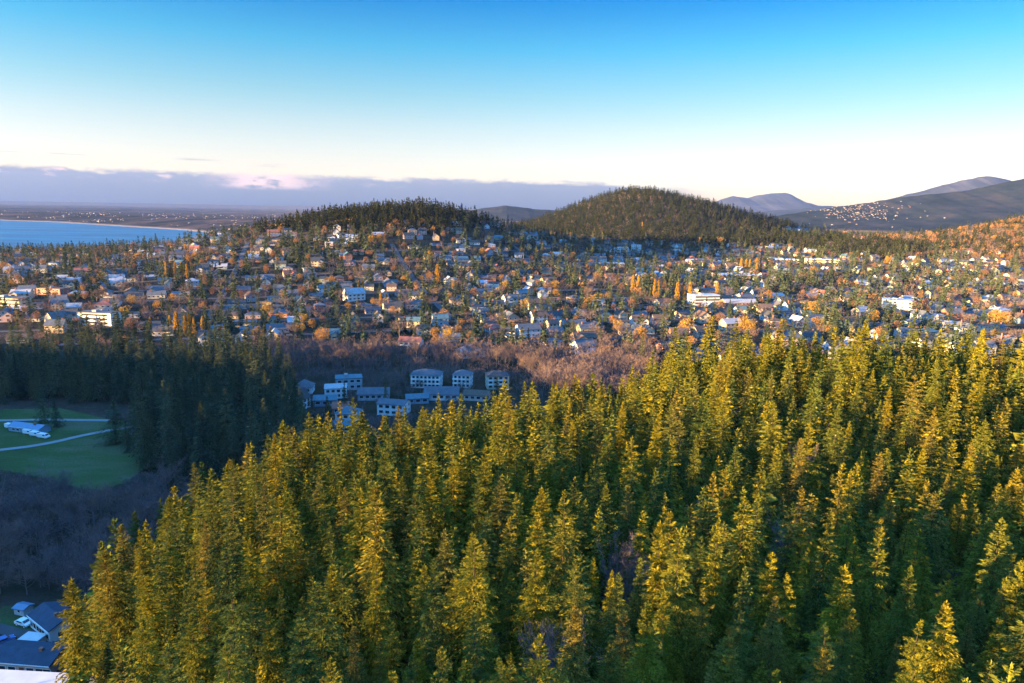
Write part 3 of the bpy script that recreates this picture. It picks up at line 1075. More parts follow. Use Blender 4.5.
MEADOW = px_poly([(-60, 424), (0, 410), (60, 408), (112, 420), (150, 428), (152, 462), (128, 482), (95, 492), (45, 478), (0, 470), (-60, 470)])
YARDS = px_poly([(-60, 606), (30, 596), (88, 604), (100, 640), (90, 700), (-80, 760)])
FLATS = px_poly([(278, 392), (300, 374), (410, 366), (520, 372), (540, 392), (470, 404), (430, 425), (350, 450), (300, 432)])
VALLEY_A = px_poly([(-80, 432), (-80, 366), (60, 362), (170, 362), (172, 398), (150, 408), (110, 404), (20, 404)])
VALLEY_B = px_poly([(142, 470), (128, 446), (160, 396), (175, 362), (260, 368), (290, 388), (300, 428), (340, 452), (300, 470), (210, 500), (160, 492)])
SCRUB = px_poly([(-60, 612), (-60, 490), (40, 497), (95, 508), (130, 500), (160, 488), (215, 505), (165, 560), (80, 640), (88, 604), (30, 596)])
STRIP = px_poly([(250, 372), (180, 362), (250, 352), (400, 356), (560, 360), (660, 362), (640, 400), (560, 402), (520, 374), (410, 364), (300, 372)])

LEFT_GAP = px_poly([(-80, 600), (100, 598), (94, 645), (88, 683), (84, 760), (80, 900), (-300, 900)])

T = []          # candidate things: kind, x, y, z, height, width factor, turn, tint, zone
def add(kind, X, Y, Hh, Ww, g, zone, Z=None):
    Z = height(X, Y) if Z is None else Z
    n = len(X)
    for q in zip(X, Y, Z, Hh, Ww, g.uniform(0, 6.283, n), g.uniform(0, 1, n)):
        T.append((kind, *map(float, q), zone))


# wooded hill under the camera
X, Y, g = jitter(-210, 430, -60, 430, 5.3, 21, 0.32)
k = (near_hill(X, Y) > 1.2) & (np.hypot(X, Y) > 57) & ~inside_poly(X, Y, YARDS) & ~inside_poly(X, Y, LEFT_GAP) & (np.abs(X) < 0.80 * np.maximum(Y, 0) + 130)
clear = fbm(X / 30, Y / 30, 2, 60) > 0.27
k &= ~clear | (g.uniform(0, 1, len(X)) < 0.6)
X, Y = X[k], Y[k]
hh = np.clip(18.6 + 11 * fbm(X / 30, Y / 30, 2, 70) + g.normal(0, 4.3, len(X)), 8, 28)
hh *= np.where(g.uniform(0, 1, len(X)) < 0.25, 0.72, np.where(g.uniform(0, 1, len(X)) < 0.06, 1.15, 1.0))
hh = np.minimum(hh, np.where(Y < 20, 132, np.where(Y < 60, 120, 300)) - height(X, Y))
k = hh > 8
add('fir', X[k], Y[k], hh[k], g.uniform(0.92, 1.5, k.sum()), g, 'hill')
# leafless trees standing among the firs
for px, py, hgt in [(615, 580, 19), (638, 588, 18), (655, 584, 17), (553, 680, 20), (788, 560, 20), (800, 470, 18), (700, 530, 17)]:
    x, y, z = ground_hit(px, py, 8.0)
    T.append(('bare', x, y, z, hgt, 0.62, px * 0.37, 0.55, 'hill'))
    T = [q for q in T if not (q[0] == 'fir' and math.hypot(q[1] - x + 1.2, q[2] - y + 1.8) < 4.6)]
# shaded evergreens in the valley
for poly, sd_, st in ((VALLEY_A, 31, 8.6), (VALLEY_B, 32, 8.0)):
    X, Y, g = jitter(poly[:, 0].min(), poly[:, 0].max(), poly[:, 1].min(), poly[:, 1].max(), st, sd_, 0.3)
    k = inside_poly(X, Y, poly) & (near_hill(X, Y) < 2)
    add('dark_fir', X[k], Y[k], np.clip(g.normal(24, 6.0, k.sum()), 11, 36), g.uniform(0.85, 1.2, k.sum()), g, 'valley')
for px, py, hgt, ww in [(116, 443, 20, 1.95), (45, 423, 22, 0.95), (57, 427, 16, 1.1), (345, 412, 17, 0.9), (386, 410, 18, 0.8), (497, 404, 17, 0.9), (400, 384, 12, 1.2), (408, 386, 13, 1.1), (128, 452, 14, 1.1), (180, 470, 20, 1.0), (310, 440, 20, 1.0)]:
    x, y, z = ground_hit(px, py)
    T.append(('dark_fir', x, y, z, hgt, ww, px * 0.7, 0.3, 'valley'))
# leafless thickets: lower left and the belt behind the flats
X, Y, g = jitter(SCRUB[:, 0].min(), SCRUB[:, 0].max(), SCRUB[:, 1].min(), SCRUB[:, 1].max(), 4.5, 41)
k = inside_poly(X, Y, SCRUB) & (near_hill(X, Y) < 2.5) & ~inside_poly(X, Y, MEADOW) & ~inside_poly(X, Y, YARDS)
add('bare', X[k], Y[k], np.clip(g.normal(9.5, 2.4, k.sum()), 5, 16), g.uniform(0.9, 1.35, k.sum()), g, 'scrub')
X, Y, g = jitter(STRIP[:, 0].min(), STRIP[:, 0].max(), STRIP[:, 1].min(), STRIP[:, 1].max(), 5.2, 42)
k = inside_poly(X, Y, STRIP) & (near_hill(X, Y) < 2.5) & ~inside_poly(X, Y, FLATS)
add('bare', X[k], Y[k], np.clip(g.normal(14, 2.6, k.sum()), 8, 20), g.uniform(0.8, 1.2, k.sum()), g, 'belt')
for px, py, hgt in [(543, 396, 19), (575, 398, 22), (585, 399, 21), (565, 397, 19), (597, 400, 17), (556, 396, 16)]:
    x, y, z = ground_hit(px, py)
    T.append(('bare', x, y, z, hgt, 1.05, px * 0.7, 0.72, 'belt'))

# thin scrub and yard trees round the flats
X, Y, g = jitter(FLATS[:, 0].min(), FLATS[:, 0].max(), FLATS[:, 1].min(), FLATS[:, 1].max(), 5.8, 43)
FLAT_SCRUB = (X, Y, g)

# the town: houses along streets, trees between
ang = R(17)
ca, sa = math.cos(ang), math.sin(ang)
g = np.random.default_rng(5)
hx, hy, hr = [], [], []
for j, v in enumerate(np.arange(200, 3300, 62.0)):
    for side in (-1, 1):
        u = -2600 + g.uniform(0, 20)
        while u < 3000:
            vv = v + side * 17 + g.normal(0, 2.0)
            hx.append(u * ca - vv * sa)
            hy.append(u * sa + vv * ca)
            hr.append(ang + (0 if side < 0 else math.pi) + (g.integers(0, 2) * math.pi / 2 if g.uniform() < 0.25 else 0) + g.normal(0, 0.10))
            u += g.uniform(17, 27)
hx, hy, hr = map(np.array, (hx, hy, hr))
TOWN_NEAR = np.interp(hx / np.maximum(hy, 1), [-0.8, -0.45, -0.2, 0, 0.12, 0.25, 0.8], [500, 505, 520, 495, 475, 440, 420])


def town_mask(x, y):
    near = np.interp(x / np.maximum(y, 1), [-0.8, -0.45, -0.2, 0, 0.12, 0.25, 0.8], [490, 505, 520, 495, 470, 430, 410])
    return (y > near) & (near_hill(x, y) < 0.5) & (hill_left(x, y) < 0.80) & (hill_mid(x, y) < np.where(x > 720, 0.32, 0.14)) & (hill_right(x, y) < 0.22) & (knoll(x, y) < 0.3) & (shore_dist(x, y) > 60) & (y < 3200)


keep = town_mask(hx, hy) & in_view(hx, hy)
rr = g.uniform(0, 1, len(hx))
hl = hill_left(hx, hy)
keep &= np.abs((hx * ca + hy * sa + 2600) / 210 - np.round((hx * ca + hy * sa + 2600) / 210)) * 210 > 13
keep &= (rr < np.where(hl > 0.12, 0.58, 0.76)) & ((hy < 1300) | (rr < 0.5)) & (fbm(hx / 160, hy / 160, 3, 90) < 0.20)
hx, hy, hr = hx[keep], hy[keep], hr[keep]
wn, rn = list(WALLS), list(ROOFS)
WP = np.array([0.25, 0.23, 0.11, 0.05, 0.16, 0.07, 0.09, 0.04])
RP = np.array([0.30, 0.30, 0.15, 0.06, 0.09, 0.05, 0.05])
hi = g.choice(len(HOUSES), len(hx), p=np.array([.12, .11, .1, .09, .09, .1, .09, .08, .08, .04, .05, .05]))
hs = g.uniform(0.86, 1.18, len(hx))
hw = g.choice(len(wn), len(hx), p=WP)
hq = g.choice(len(rn), len(hx), p=RP)
hz = height(hx, hy)

NAMED_CLEAR = []       # x, y, radius kept free of houses and trees (the named buildings)


def town_trees(step, y0, y1, seed, hs_=1.0):
    w = y1 * 0.82
    X, Y, g = jitter(-w, w, y0, y1, step, seed)
    n = len(X)
    k = in_view(X, Y) & (shore_dist(X, Y) > 25) & (near_hill(X, Y) < 0.5)
    near = np.interp(X / np.maximum(Y, 1), [-0.8, -0.45, -0.2, 0, 0.12, 0.25, 0.8], [470, 480, 505, 485, 455, 425, 405])
    k &= (Y > near) & (hill_left(X, Y) < 0.68) & (hill_mid(X, Y) < np.where(X > 720, 0.30, 0.10)) & (hill_right(X, Y) < 0.12) & (knoll(X, Y) < 0.3)
    X, Y = X[k], Y[k]
    # keep clear of streets
    su, sv = X * ca + Y * sa, -X * sa + Y * ca
    open_ = (np.abs((sv - 200) / 62 - np.round((sv - 200) / 62)) * 62 > 5.0) & (np.abs((su + 2600) / 210 - np.round((su + 2600) / 210)) * 210 > 2.5)
    X, Y = X[open_], Y[open_]
    # keep clear of houses
    cell = {}
    for a, b in zip(hx, hy):
        cell.setdefault((int(a // 20), int(b // 20)), []).append((a, b))
    ok = np.ones(len(X), bool)
    for i, (a, b) in enumerate(zip(X, Y)):
        ci, cj = int(a // 20), int(b // 20)
        for di in (-1, 0, 1):
            for dj in (-1, 0, 1):
                for (p, q) in cell.get((ci + di, cj + dj), ()):
                    if (p - a) ** 2 + (q - b) ** 2 < 72:
                        ok[i] = False
        for (p, q, r) in NAMED_CLEAR:
            if (p - a) ** 2 + (q - b) ** 2 < r * r:
                ok[i] = False
    # keep the view in front of a house open part of the time
    X, Y = X[ok], Y[ok]
    n = len(X)
    grove = fbm(X / 70, Y / 70, 3, 130)
    ever = fbm(X / 110, Y / 110, 3, 140)
    keep = g.uniform(0, 1, n) < np.clip(0.72 + 1.6 * grove, 0.15, 1.0)
    X, Y, ever = X[keep], Y[keep], ever[keep]
    n = len(X)
    r = g.uniform(0, 1, n) - 1.0 * ever
    fir = r < 0.52
    amb = (r >= 0.52) & (r < 0.70)
    bar = r >= 0.70
    add('dark_fir', X[fir], Y[fir], np.clip(g.normal(15.5, 4.8, fir.sum()), 6, 29) * hs_, g.uniform(0.85, 1.25, fir.sum()), g, 'town')
    add('amber', X[amb], Y[amb], np.clip(g.normal(9.5, 2.4, amb.sum()), 5, 16) * hs_, g.uniform(0.9, 1.2, amb.sum()), g, 'town')
    add('bare', X[bar], Y[bar], np.clip(g.normal(11.5, 2.6, bar.sum()), 5, 16) * hs_, g.uniform(0.9, 1.3, bar.sum()), g, 'town')


def streets():
    n = 0
    lines = [np.c_[np.arange(-1500, 1700, 8.0), np.full(400, v)] for v in np.arange(200, 1650, 62.0)]
    lines += [np.c_[np.full(200, u), np.arange(200, 1800, 8.0)] for u in np.arange(-2600, 2600, 210.0)]
    for L in lines:
        x, y = L[:, 0] * ca - L[:, 1] * sa, L[:, 0] * sa + L[:, 1] * ca
        ok = town_mask(x, y) & in_view(x, y, 60) & (hill_left(x, y) < 0.5)
        i = 0
        while i < len(x):
            if ok[i]:
                j = i
                while j < len(x) and ok[j]:
                    j += 1
                if j - i > 8:
                    strip('street', np.c_[x[i:j], y[i:j]], 7.0, M['asphalt'], 0.35, 8.0)
                i = j
            i += 1


streets()

# ------------------------------------------------------------------ buildings the photo singles out
def slab_block(P, w, d, h, storeys, bays, wallm=0, glassm=1, trimm=2, ribbon=False):
    """flat-roofed block with rows of windows on all sides"""
    P.box(-w / 2, w / 2, -d / 2, d / 2, -0.6, h, wallm, skip='u')


def block(name, label, cat, px, py, rz, w, d, storeys, bays, wallc, roof='flat', roofc='slate', group=None, ribbon=False, sh=2.9, balcony=False, pitch=0.5, margin=0.0, zlift=0.0):
    """larger building: wall, roof, its windows and balconies as parts"""
    x, y, z = ground_hit(px, py)
    root = link(name, None, loc=(x, y, z + zlift), rz=rz)
    tag(root, label, cat, group)
    h = storeys * sh + 0.3
    wall = Poly()
    if roof == 'gable':
        gable_body(wall, d, w, h, d / 2 * pitch)
        wall.shift(rz=math.pi / 2)
    else:
        wall.box(-w / 2, w / 2, -d / 2, d / 2, -0.6, h, skip='u')
    mats3 = [M['wall_' + wallc], M['glass'], M['trim']]
    link('wall', wall.mesh('wall', mats3), root)
    rp = Poly()
    if roof == 'flat':
        rp.box(-w / 2 - 0.25, w / 2 + 0.25, -d / 2 - 0.25, d / 2 + 0.25, h + 0.01, h + 0.4)
    elif roof == 'hip':
        hip_roof(rp, w, d, h, d / 2 * pitch)
    else:
        gable_roof(rp, d, w, h, d / 2 * pitch)
        rp.shift(rz=math.pi / 2)
    r = link('roof', rp.mesh('roof', [M['roof_' + roofc] if roofc in ROOFS else M[roofc]]), root)
    if roof == 'flat' and w > 14:
        u = Poly()
        u.box(-w * 0.16, -w * 0.04, -d * 0.15, d * 0.18, h + 0.4, h + 1.9, skip='u')
        link('roof_unit', u.mesh('roof_unit', [M['concrete']]), r)
    for st in range(storeys):
        zc = 0.3 + st * sh + sh * 0.55
        if ribbon:
            q = Poly()
            pane(q, 'f', w * 0.02, zc, w * (1 - 2 * margin) - 1.2, 1.5, w, d)
            link('window', q.mesh('window', mats3), root)
            for sd_ in 'lr':
                q = Poly()
                pane(q, sd_, 0, zc, d * 0.5, 1.3, w, d)
                link('window', q.mesh('window', mats3), root)
            continue
        for k in range(bays):
            u = ((k + 0.5) / bays - 0.5) * w * 0.94
            for sd_ in 'fb':
                q = Poly()
                pane(q, sd_, u, zc, min(w / bays * 0.58, 2.4), 1.45, w, d)
                link('window', q.mesh('window', mats3), root)
            if balcony and k % 2 == 0 and st:
                b = Poly()
                b.box(u - 1.5, u + 1.5, -d / 2 - 1.5, -d / 2 - 0.08, zc - 1.45, zc - 1.3, 0)
                b.box(u - 1.5, u + 1.5, -d / 2 - 1.5, -d / 2 - 1.42, zc - 1.3, zc - 0.4, 0, skip='u')
                link('balcony', b.mesh('balcony', [M['trim']]), root)
        for sd_ in 'lr':
            for u in (-d * 0.25, d * 0.25):
                q = Poly()
                pane(q, sd_, u, zc, 1.4, 1.35, w, d)
                link('window', q.mesh('window', mats3), root)
    NAMED_CLEAR.append((x, y, math.hypot(w, d) / 2 + 5))
    LAND.append((label, root, h))
    return root


LAND = []
G_FLATS = 'buildings of the flats in the valley'
# the cluster of flats and houses in the shaded valley
block('apartment_block', 'wide pale three storey flats with slate roof, largest of three along back row', 'apartment block', 427, 386, R(-2), 17.5, 11, 3, 7, 'white', 'hip', 'slate', G_FLATS, balcony=True, pitch=0.5, sh=2.5)
block('apartment_block', 'narrow pale flats with hipped slate roof, middle of the three along back row', 'apartment block', 463, 386, R(-6), 10.5, 10, 3, 4, 'white', 'hip', 'slate', G_FLATS, balcony=True, pitch=0.5, sh=2.5)
block('apartment_block', 'cream flats with dark hipped roof, rightmost of the three along back row', 'apartment block', 497, 387, R(9), 13, 10, 3, 4, 'cream', 'hip', 'charcoal', G_FLATS, balcony=True, pitch=0.5, sh=2.5)
block('house', 'long low white house with broad blue slate roof before the three flats', 'house', 442, 398, R(1), 19, 11, 1, 5, 'white', 'gable', 'slate', G_FLATS, sh=3.3, pitch=0.55)
block('house', 'low pinkish house with rusty brown roof to the right of the long white one', 'house', 477, 399, R(-9), 14, 9, 1, 4, 'pink', 'gable', 'brown', G_FLATS, sh=3.0, pitch=0.4)
block('apartment_block', 'white stepped two storey block with flat pale roof beside hipped cottage', 'apartment block', 336, 396, R(14), 12, 11, 2, 4, 'white', 'flat', 'pale', G_FLATS, sh=2.6)
block('apartment_block', 'taller grey block with flat bluish roof right behind the white stepped block', 'apartment block', 349, 388, R(15), 15, 10, 2, 4, 'grey', 'flat', 'teal', G_FLATS, sh=3.2)
block('house', 'small cottage with pyramid slate roof at left end of the flats', 'house', 305, 392, R(6), 9.5, 9.5, 1, 2, 'white', 'hip', 'slate', G_FLATS, sh=3.4, pitch=0.8)
block('house', 'long grey house with slate roof between white stepped block and dark fir', 'house', 374, 398, R(7), 17, 10, 1, 5, 'grey', 'gable', 'slate', G_FLATS, sh=3.2, pitch=0.5)
block('house', 'white row house with flat blue roof nearest the firs under the flats', 'house', 394, 413, R(-11), 14.5, 10, 2, 4, 'white', 'gable', 'slate', G_FLATS, sh=2.8, pitch=0.3)
block('house', 'small house with steep white gable at far left below pyramid cottage', 'house', 299, 408, R(70), 9, 8, 2, 3, 'white', 'gable', 'charcoal', G_FLATS, sh=2.7, pitch=1.1)
block('house', 'low bluish house with teal roof below white stepped block', 'house', 326, 404, R(10), 12, 9, 1, 3, 'blue', 'gable', 'teal', G_FLATS, sh=3.0, pitch=0.4)
block('house', 'small rust red roofed house between teal roof and white row house', 'house', 341, 412, R(12), 8, 9, 1, 2, 'brick', 'gable', 'rust', G_FLATS, sh=3.0, pitch=0.5)
block('house', 'turquoise roofed house beside lone slim dark fir', 'house', 349, 418, R(-8), 11, 9, 1, 3, 'white', 'hip', 'teal', G_FLATS, sh=3.2, pitch=0.6)
block('house', 'low pale house half hidden by firs, lowest of the valley cluster', 'house', 341, 430, R(5), 11, 8, 1, 3, 'grey', 'gable', 'teal', G_FLATS, sh=3.0, pitch=0.4)
block('house', 'low blue house with teal roof right of the long grey house', 'house', 417, 402, R(16), 12, 8, 1, 3, 'blue', 'gable', 'teal', G_FLATS, sh=2.8, pitch=0.4)
# town landmarks
block('office_block', 'long white flat roofed block with dark ribbon windows at the lower left of town', 'office block', 100, 324, R(-6), 30, 13, 3, 6, 'white', 'flat', 'slate', ribbon=True, sh=3.3, margin=0.1)
block('school_building', 'long low cream building lit yellow at far left edge of town', 'school', 8, 305, R(-8), 38, 14, 2, 9, 'cream', 'flat', 'slate', ribbon=True, sh=3.6)
block('house', 'white gabled house shining yellow just left of the ribbon windowed block', 'house', 57, 325, R(64), 13, 11, 2, 3, 'cream', 'gable', 'slate', sh=3.0, pitch=0.9)
block('house', 'big pink roofed house with white windowed front above the bare belt', 'house', 470, 356, R(24), 17, 13, 1, 5, 'white', 'hip', 'pale', sh=3.6, pitch=0.7)
block('house', 'wide white house under bright red roof left of the pink roofed one', 'house', 411, 345, R(-10), 17, 10, 1, 4, 'white', 'gable', 'rust', sh=3.0, pitch=0.6)
block('warehouse', 'large white walled hall with flat roof on right side of town', 'warehouse', 897, 308, R(-24), 30, 24, 2, 4, 'white', 'flat', 'white_roof', sh=4.4, ribbon=False)
block('commercial_hall', 'long sunlit cream hall below wooded knoll', 'commercial hall', 822, 264, R(-12), 60, 26, 2, 8, 'cream', 'flat', 'white_roof', sh=4.5, ribbon=True)
block('commercial_hall', 'pale pinkish hall right of the center of town with flat white roof', 'commercial hall', 735, 278, R(8), 60, 30, 1, 8, 'pink', 'flat', 'white_roof', sh=5.5, ribbon=True)
block('commercial_hall', 'sunlit white flat hall just left of long cream hall', 'commercial hall', 783, 262, R(-5), 55, 28, 1, 7, 'white', 'flat', 'white_roof', sh=6.0, ribbon=True)
block('office_block', 'white terraced block with several floors behind gold poplars', 'office block', 703, 304, R(14), 30, 16, 3, 6, 'white', 'flat', 'white_roof', sh=3.3, ribbon=True)
block('apartment_block', 'long brick red building with pale roof right of white terraced block', 'apartment block', 738, 308, R(10), 36, 14, 2, 8, 'brick', 'gable', 'pale', sh=3.2, pitch=0.4)
block('church_hall', 'white angular hall with pointed gable shining mid town', 'church hall', 354, 300, R(40), 20, 12, 2, 4, 'white', 'gable', 'pale', sh=3.4, pitch=0.9)
block('tall_block', 'tall white slab in shade at foot of round hill, left of a pair', 'office block', 621, 253, R(5), 26, 18, 3, 6, 'white', 'flat', 'white_roof', sh=3.6)
block('tall_block', 'tall white slab in shade at foot of round hill, right of a pair', 'office block', 636, 252, R(-8), 20, 16, 4, 5, 'white', 'flat', 'white_roof', sh=3.6)
block('school_building', 'long low pale building in shade below round hill slabs', 'school', 607, 266, R(4), 52, 20, 1, 10, 'grey', 'flat', 'pale', sh=5.0, ribbon=True)
block('apartment_block', 'wide dull red flat building near left shore of town', 'apartment block', 54, 294, R(-10), 28, 14, 2, 6, 'brick', 'flat', 'brown', sh=3.0)


# the yards at the lower left corner
def yard_house(label, px, py, rz, w, d, h, pitch, wallc, roofc, fronts, extra=None, name='house', cat='house'):
    x, y, z = ground_hit(px, py)
    root = link(name, None, loc=(x, y, z), rz=rz)
    tag(root, label, cat)
    mats3 = [M['wall_' + wallc], M['glass'], M['trim']]
    wall, roof, ch, dr = Poly(), Poly(), Poly(), Poly()
    rise = d / 2 * pitch
    if pitch:
        gable_body(wall, d, w, h, rise)
        wall.shift(rz=math.pi / 2)
        gable_roof(roof, d, w, h, rise, 0.35, 0.22)
        roof.shift(rz=math.pi / 2)
    else:
        wall.box(-w / 2, w / 2, -d / 2, d / 2, -0.4, h, skip='u')
        roof.box(-w / 2 - 0.3, w / 2 + 0.3, -d / 2 - 0.3, d / 2 + 0.3, h + 0.01, h + 0.22)
    link('wall', wall.mesh('wall', mats3), root)
    ro = link('roof', roof.mesh('roof', [M['roof_' + roofc] if roofc in ROOFS else M[roofc]]), root)
    if pitch and w > 9:
        ch.box(w * 0.22 - 0.4, w * 0.22 + 0.4, -0.9, -0.2, h + rise * 0.5, h + rise + 0.8, skip='u')
        link('chimney', ch.mesh('chimney', [M['wall_brick']]), ro)
        gp = Poly()
        gp.box(-w / 2 - 0.35, w / 2 + 0.35, -d / 2 - 0.49, -d / 2 - 0.37, h - 0.35 * pitch + 0.05, h - 0.35 * pitch + 0.19)
        link('gutter', gp.mesh('gutter', [M['trim']]), ro)
    for side, u, zc, ww, wh in fronts:
        q = Poly()
        pane(q, side, u, zc, ww, wh, w, d)
        link('window', q.mesh('window', mats3), root)
    if w > 9:
        dr.box(w * 0.05 - 0.55, w * 0.05 + 0.55, -d / 2 - 0.08, -d / 2 - 0.01, 0.05, 2.15)
        link('door', dr.mesh('door', [M['door']]), root)
        st = Poly()
        st.box(w * 0.05 - 1.2, w * 0.05 + 1.2, -d / 2 - 1.5, -d / 2 - 0.1, -0.3, 0.04)
        link('step', st.mesh('step', [M['concrete']]), root)
    if extra:
        extra(root, w, d, h)
    LAND.append((label, root, h + rise))
    NAMED_CLEAR.append((x, y, math.hypot(w, d) / 2 + 2))
    return root


def porch(root, w, d, h):
    p = Poly()
    p.box(w * 0.12, w * 0.46, -d / 2 - 3.4, -d / 2 - 0.1, 2.5, 2.66, 0)
    for u in (w * 0.14, w * 0.43):
        p.box(u, u + 0.14, -d / 2 - 3.3, -d / 2 - 3.16, 0, 2.5, 0)
    link('porch_roof', p.mesh('porch_roof', [M['trim']]), root)
    q = Poly()
    q.box(w * 0.10, w * 0.48, -d / 2 - 3.6, -d / 2 - 0.12, -0.3, 0.1)
    link('deck', q.mesh('deck', [M['concrete']]), root)


FR1 = [('f', u, 1.6, 1.4, 1.3) for u in (-4.6, -2.8, -1.0, 2.2, 4.3)] + [('l', 0, 1.6, 1.6, 1.3), ('r', -1, 1.6, 1.4, 1.2), ('b', 2, 1.6, 1.6, 1.2)]
yard_house('white fronted bungalow with long dark blue roof, upper of the two at lower left corner', 56, 629, R(-35), 11.5, 7.0, 3.5, 0.4, 'white', 'navy', FR1)
FR2 = [('f', u, 1.55, 1.7, 1.2) for u in (-6.6, -4.0, -1.6, 2.8, 5.0, 6.8)] + [('l', 0, 1.6, 1.5, 1.2), ('r', 0, 1.6, 1.5, 1.2)]
yard_house('long bungalow with teal blue roof and pinkish front, lower of the lower left pair', 32, 665, R(-5), 15.0, 7.5, 3.1, 0.32, 'pink', 'navy', FR2)
yard_house('small blue roofed garden shed at upper edge of the yards, lower left corner', 24, 613, R(-14), 3.2, 2.6, 1.9, 0.3, 'grey', 'metal_roof', [('f', 0, 1.3, 0.8, 0.7)], name='shed', cat='shed')
yard_house('white flat roofed shed between the two blue roofed bungalows', 33, 645, R(-8), 4.6, 3.0, 2.0, 0, 'white', 'white_roof', [('f', 1.2, 1.2, 1.0, 0.8)], name='shed', cat='shed')
yard_house('wide hall with bare white flat roof cut by the bottom left edge', 24, 730, R(-3), 22, 13, 4.2, 0, 'grey', 'white_roof', [('f', u, 1.8, 1.6, 1.3) for u in (-7, -3, 1, 5)], name='flat_hall', cat='hall')
# meadow
yard_house('long low open barn with blue metal roof and blue side standing on the meadow', 30, 431, R(-15), 18, 6.0, 2.4, 0.4, 'blue', 'metal_roof', [('f', u, 1.2, 1.6, 0.9) for u in (-6, -3.5, 1.2, 3.6, 6.2)], name='barn', cat='barn')
yard_house('small blue hut with white eave beside big round fir at meadow edge', 138, 434, R(-10), 5.4, 4.2, 2.5, 0.5, 'blue', 'metal_roof', [('f', 0, 1.4, 1.4, 0.9)], name='hut', cat='hut')


def vehicle(label, px, py, rz, kind, colour, group=None):
    """car or van: body, cabin glass, four wheels with tyre and rim, lamps"""
    x, y, z = ground_hit(px, py)
    root = link({'car': 'parked_car', 'van': 'parked_van'}[kind], None, loc=(x, y, z + 0.14), rz=rz)
    tag(root, label, kind, group)
    L_, Wd = (4.4, 1.8) if kind == 'car' else (5.2, 2.0)
    b = Poly()
    if kind == 'car':
        prof = [(-2.2, 0.3), (2.2, 0.3), (2.2, 0.75), (1.3, 0.92), (0.6, 1.42), (-1.2, 1.45), (-1.9, 0.98), (-2.2, 0.9)]
    else:
        prof = [(-2.6, 0.35), (2.6, 0.35), (2.6, 0.95), (2.0, 1.15), (1.5, 2.0), (-2.55, 2.1), (-2.6, 1.8)]
    b.prism(prof, -Wd / 2, Wd / 2)
    link('body', b.mesh('body', [colour]), root)
    gl = Poly()
    for sy in (-1, 1):
        yy = sy * (Wd / 2 + 0.01)
        q = [(-1.4, yy, 0.97), (0.75, yy, 0.97), (0.5, yy, 1.33), (-1.05, yy, 1.36)] if kind == 'car' else [(0.3, yy, 1.2), (1.75, yy, 1.2), (1.4, yy, 1.8), (0.3, yy, 1.8)]
        gl.face(q if sy < 0 else q[::-1])
    ws = [(1.28, 0.95), (0.66, 1.40)] if kind == 'car' else [(1.98, 1.2), (1.54, 1.94)]
    gl.face([(ws[0][0] + .02, -Wd * .42, ws[0][1] + .02), (ws[0][0] + .02, Wd * .42, ws[0][1] + .02), (ws[1][0] + .02, Wd * .42, ws[1][1] + .02), (ws[1][0] + .02, -Wd * .42, ws[1][1] + .02)])
    link('window', gl.mesh('window', [M['glass']]), root)
    for sx in (-1, 1):
        for sy in (-1, 1):
            wv = link('wheel', WHEEL[0], root, loc=(sx * L_ * 0.31, sy * (Wd / 2 - 0.06), 0.2))
            link('rim', WHEEL[1], wv)
    for sy in (-1, 1):
        hl_ = Poly()
        hl_.box(L_ / 2 - 0.04, L_ / 2 + 0.03, sy * Wd * 0.34 - 0.16, sy * Wd * 0.34 + 0.16, 0.62, 0.76)
        link('headlight', hl_.mesh('headlight', [M['trim']]), root)


def wheel_mesh():
    a = np.linspace(0, 2 * math.pi, 14, endpoint=False)
    P, Q = Poly(), Poly()
    P.prism([(0.33 * math.cos(t), 0.33 * math.sin(t)) for t in a], -0.11, 0.11)
    Q.prism([(0.2 * math.cos(t), 0.2 * math.sin(t)) for t in a], -0.125, 0.125)
    return P.mesh('wheel', [M['rubber']]), Q.mesh('rim', [M['trim']])


WHEEL = wheel_mesh()
M['paint_white'] = plain_mat('paint_white', (0.7, 0.7, 0.7), 0.3, 0.5, 0.04)
M['paint_dark'] = plain_mat('paint_dark', (0.03, 0.035, 0.05), 0.25, 0.5, 0.04)
M['paint_blue'] = plain_mat('paint_blue', (0.06, 0.12, 0.30), 0.3, 0.5, 0.04)
M['paint_red'] = plain_mat('paint_red', (0.30, 0.03, 0.03), 0.3, 0.5, 0.04)
GV = 'white vehicles parked by the barn'
vehicle('white van parked at left end of the row before the barn', 11, 428, R(-12), 'van', M['paint_white'], GV)
vehicle('white van parked second from left before the barn', 18, 430.5, R(-14), 'van', M['paint_white'], GV)
vehicle('white van parked at the middle of the row before the barn', 29, 434, R(-16), 'van', M['paint_white'], GV)
vehicle('white van parked second from right before the barn', 36, 436, R(-15), 'van', M['paint_white'], GV)
vehicle('white van parked at right end of the row before the barn', 44, 438, R(-14), 'van', M['paint_white'], GV)
vehicle('dark car parked on grass below the blue hut at meadow edge', 135, 441, R(30), 'car', M['paint_dark'])
vehicle('dark blue car on the drive at the left edge by the yards', 4, 643, R(52), 'car', M['paint_blue'])
vehicle('white car standing in the yard left of the upper blue roofed bungalow', 24, 625, R(-20), 'car', M['paint_white'])
vehicle('dark car parked right of the white flat roofed shed', 55, 650, R(-10), 'car', M['paint_dark'])

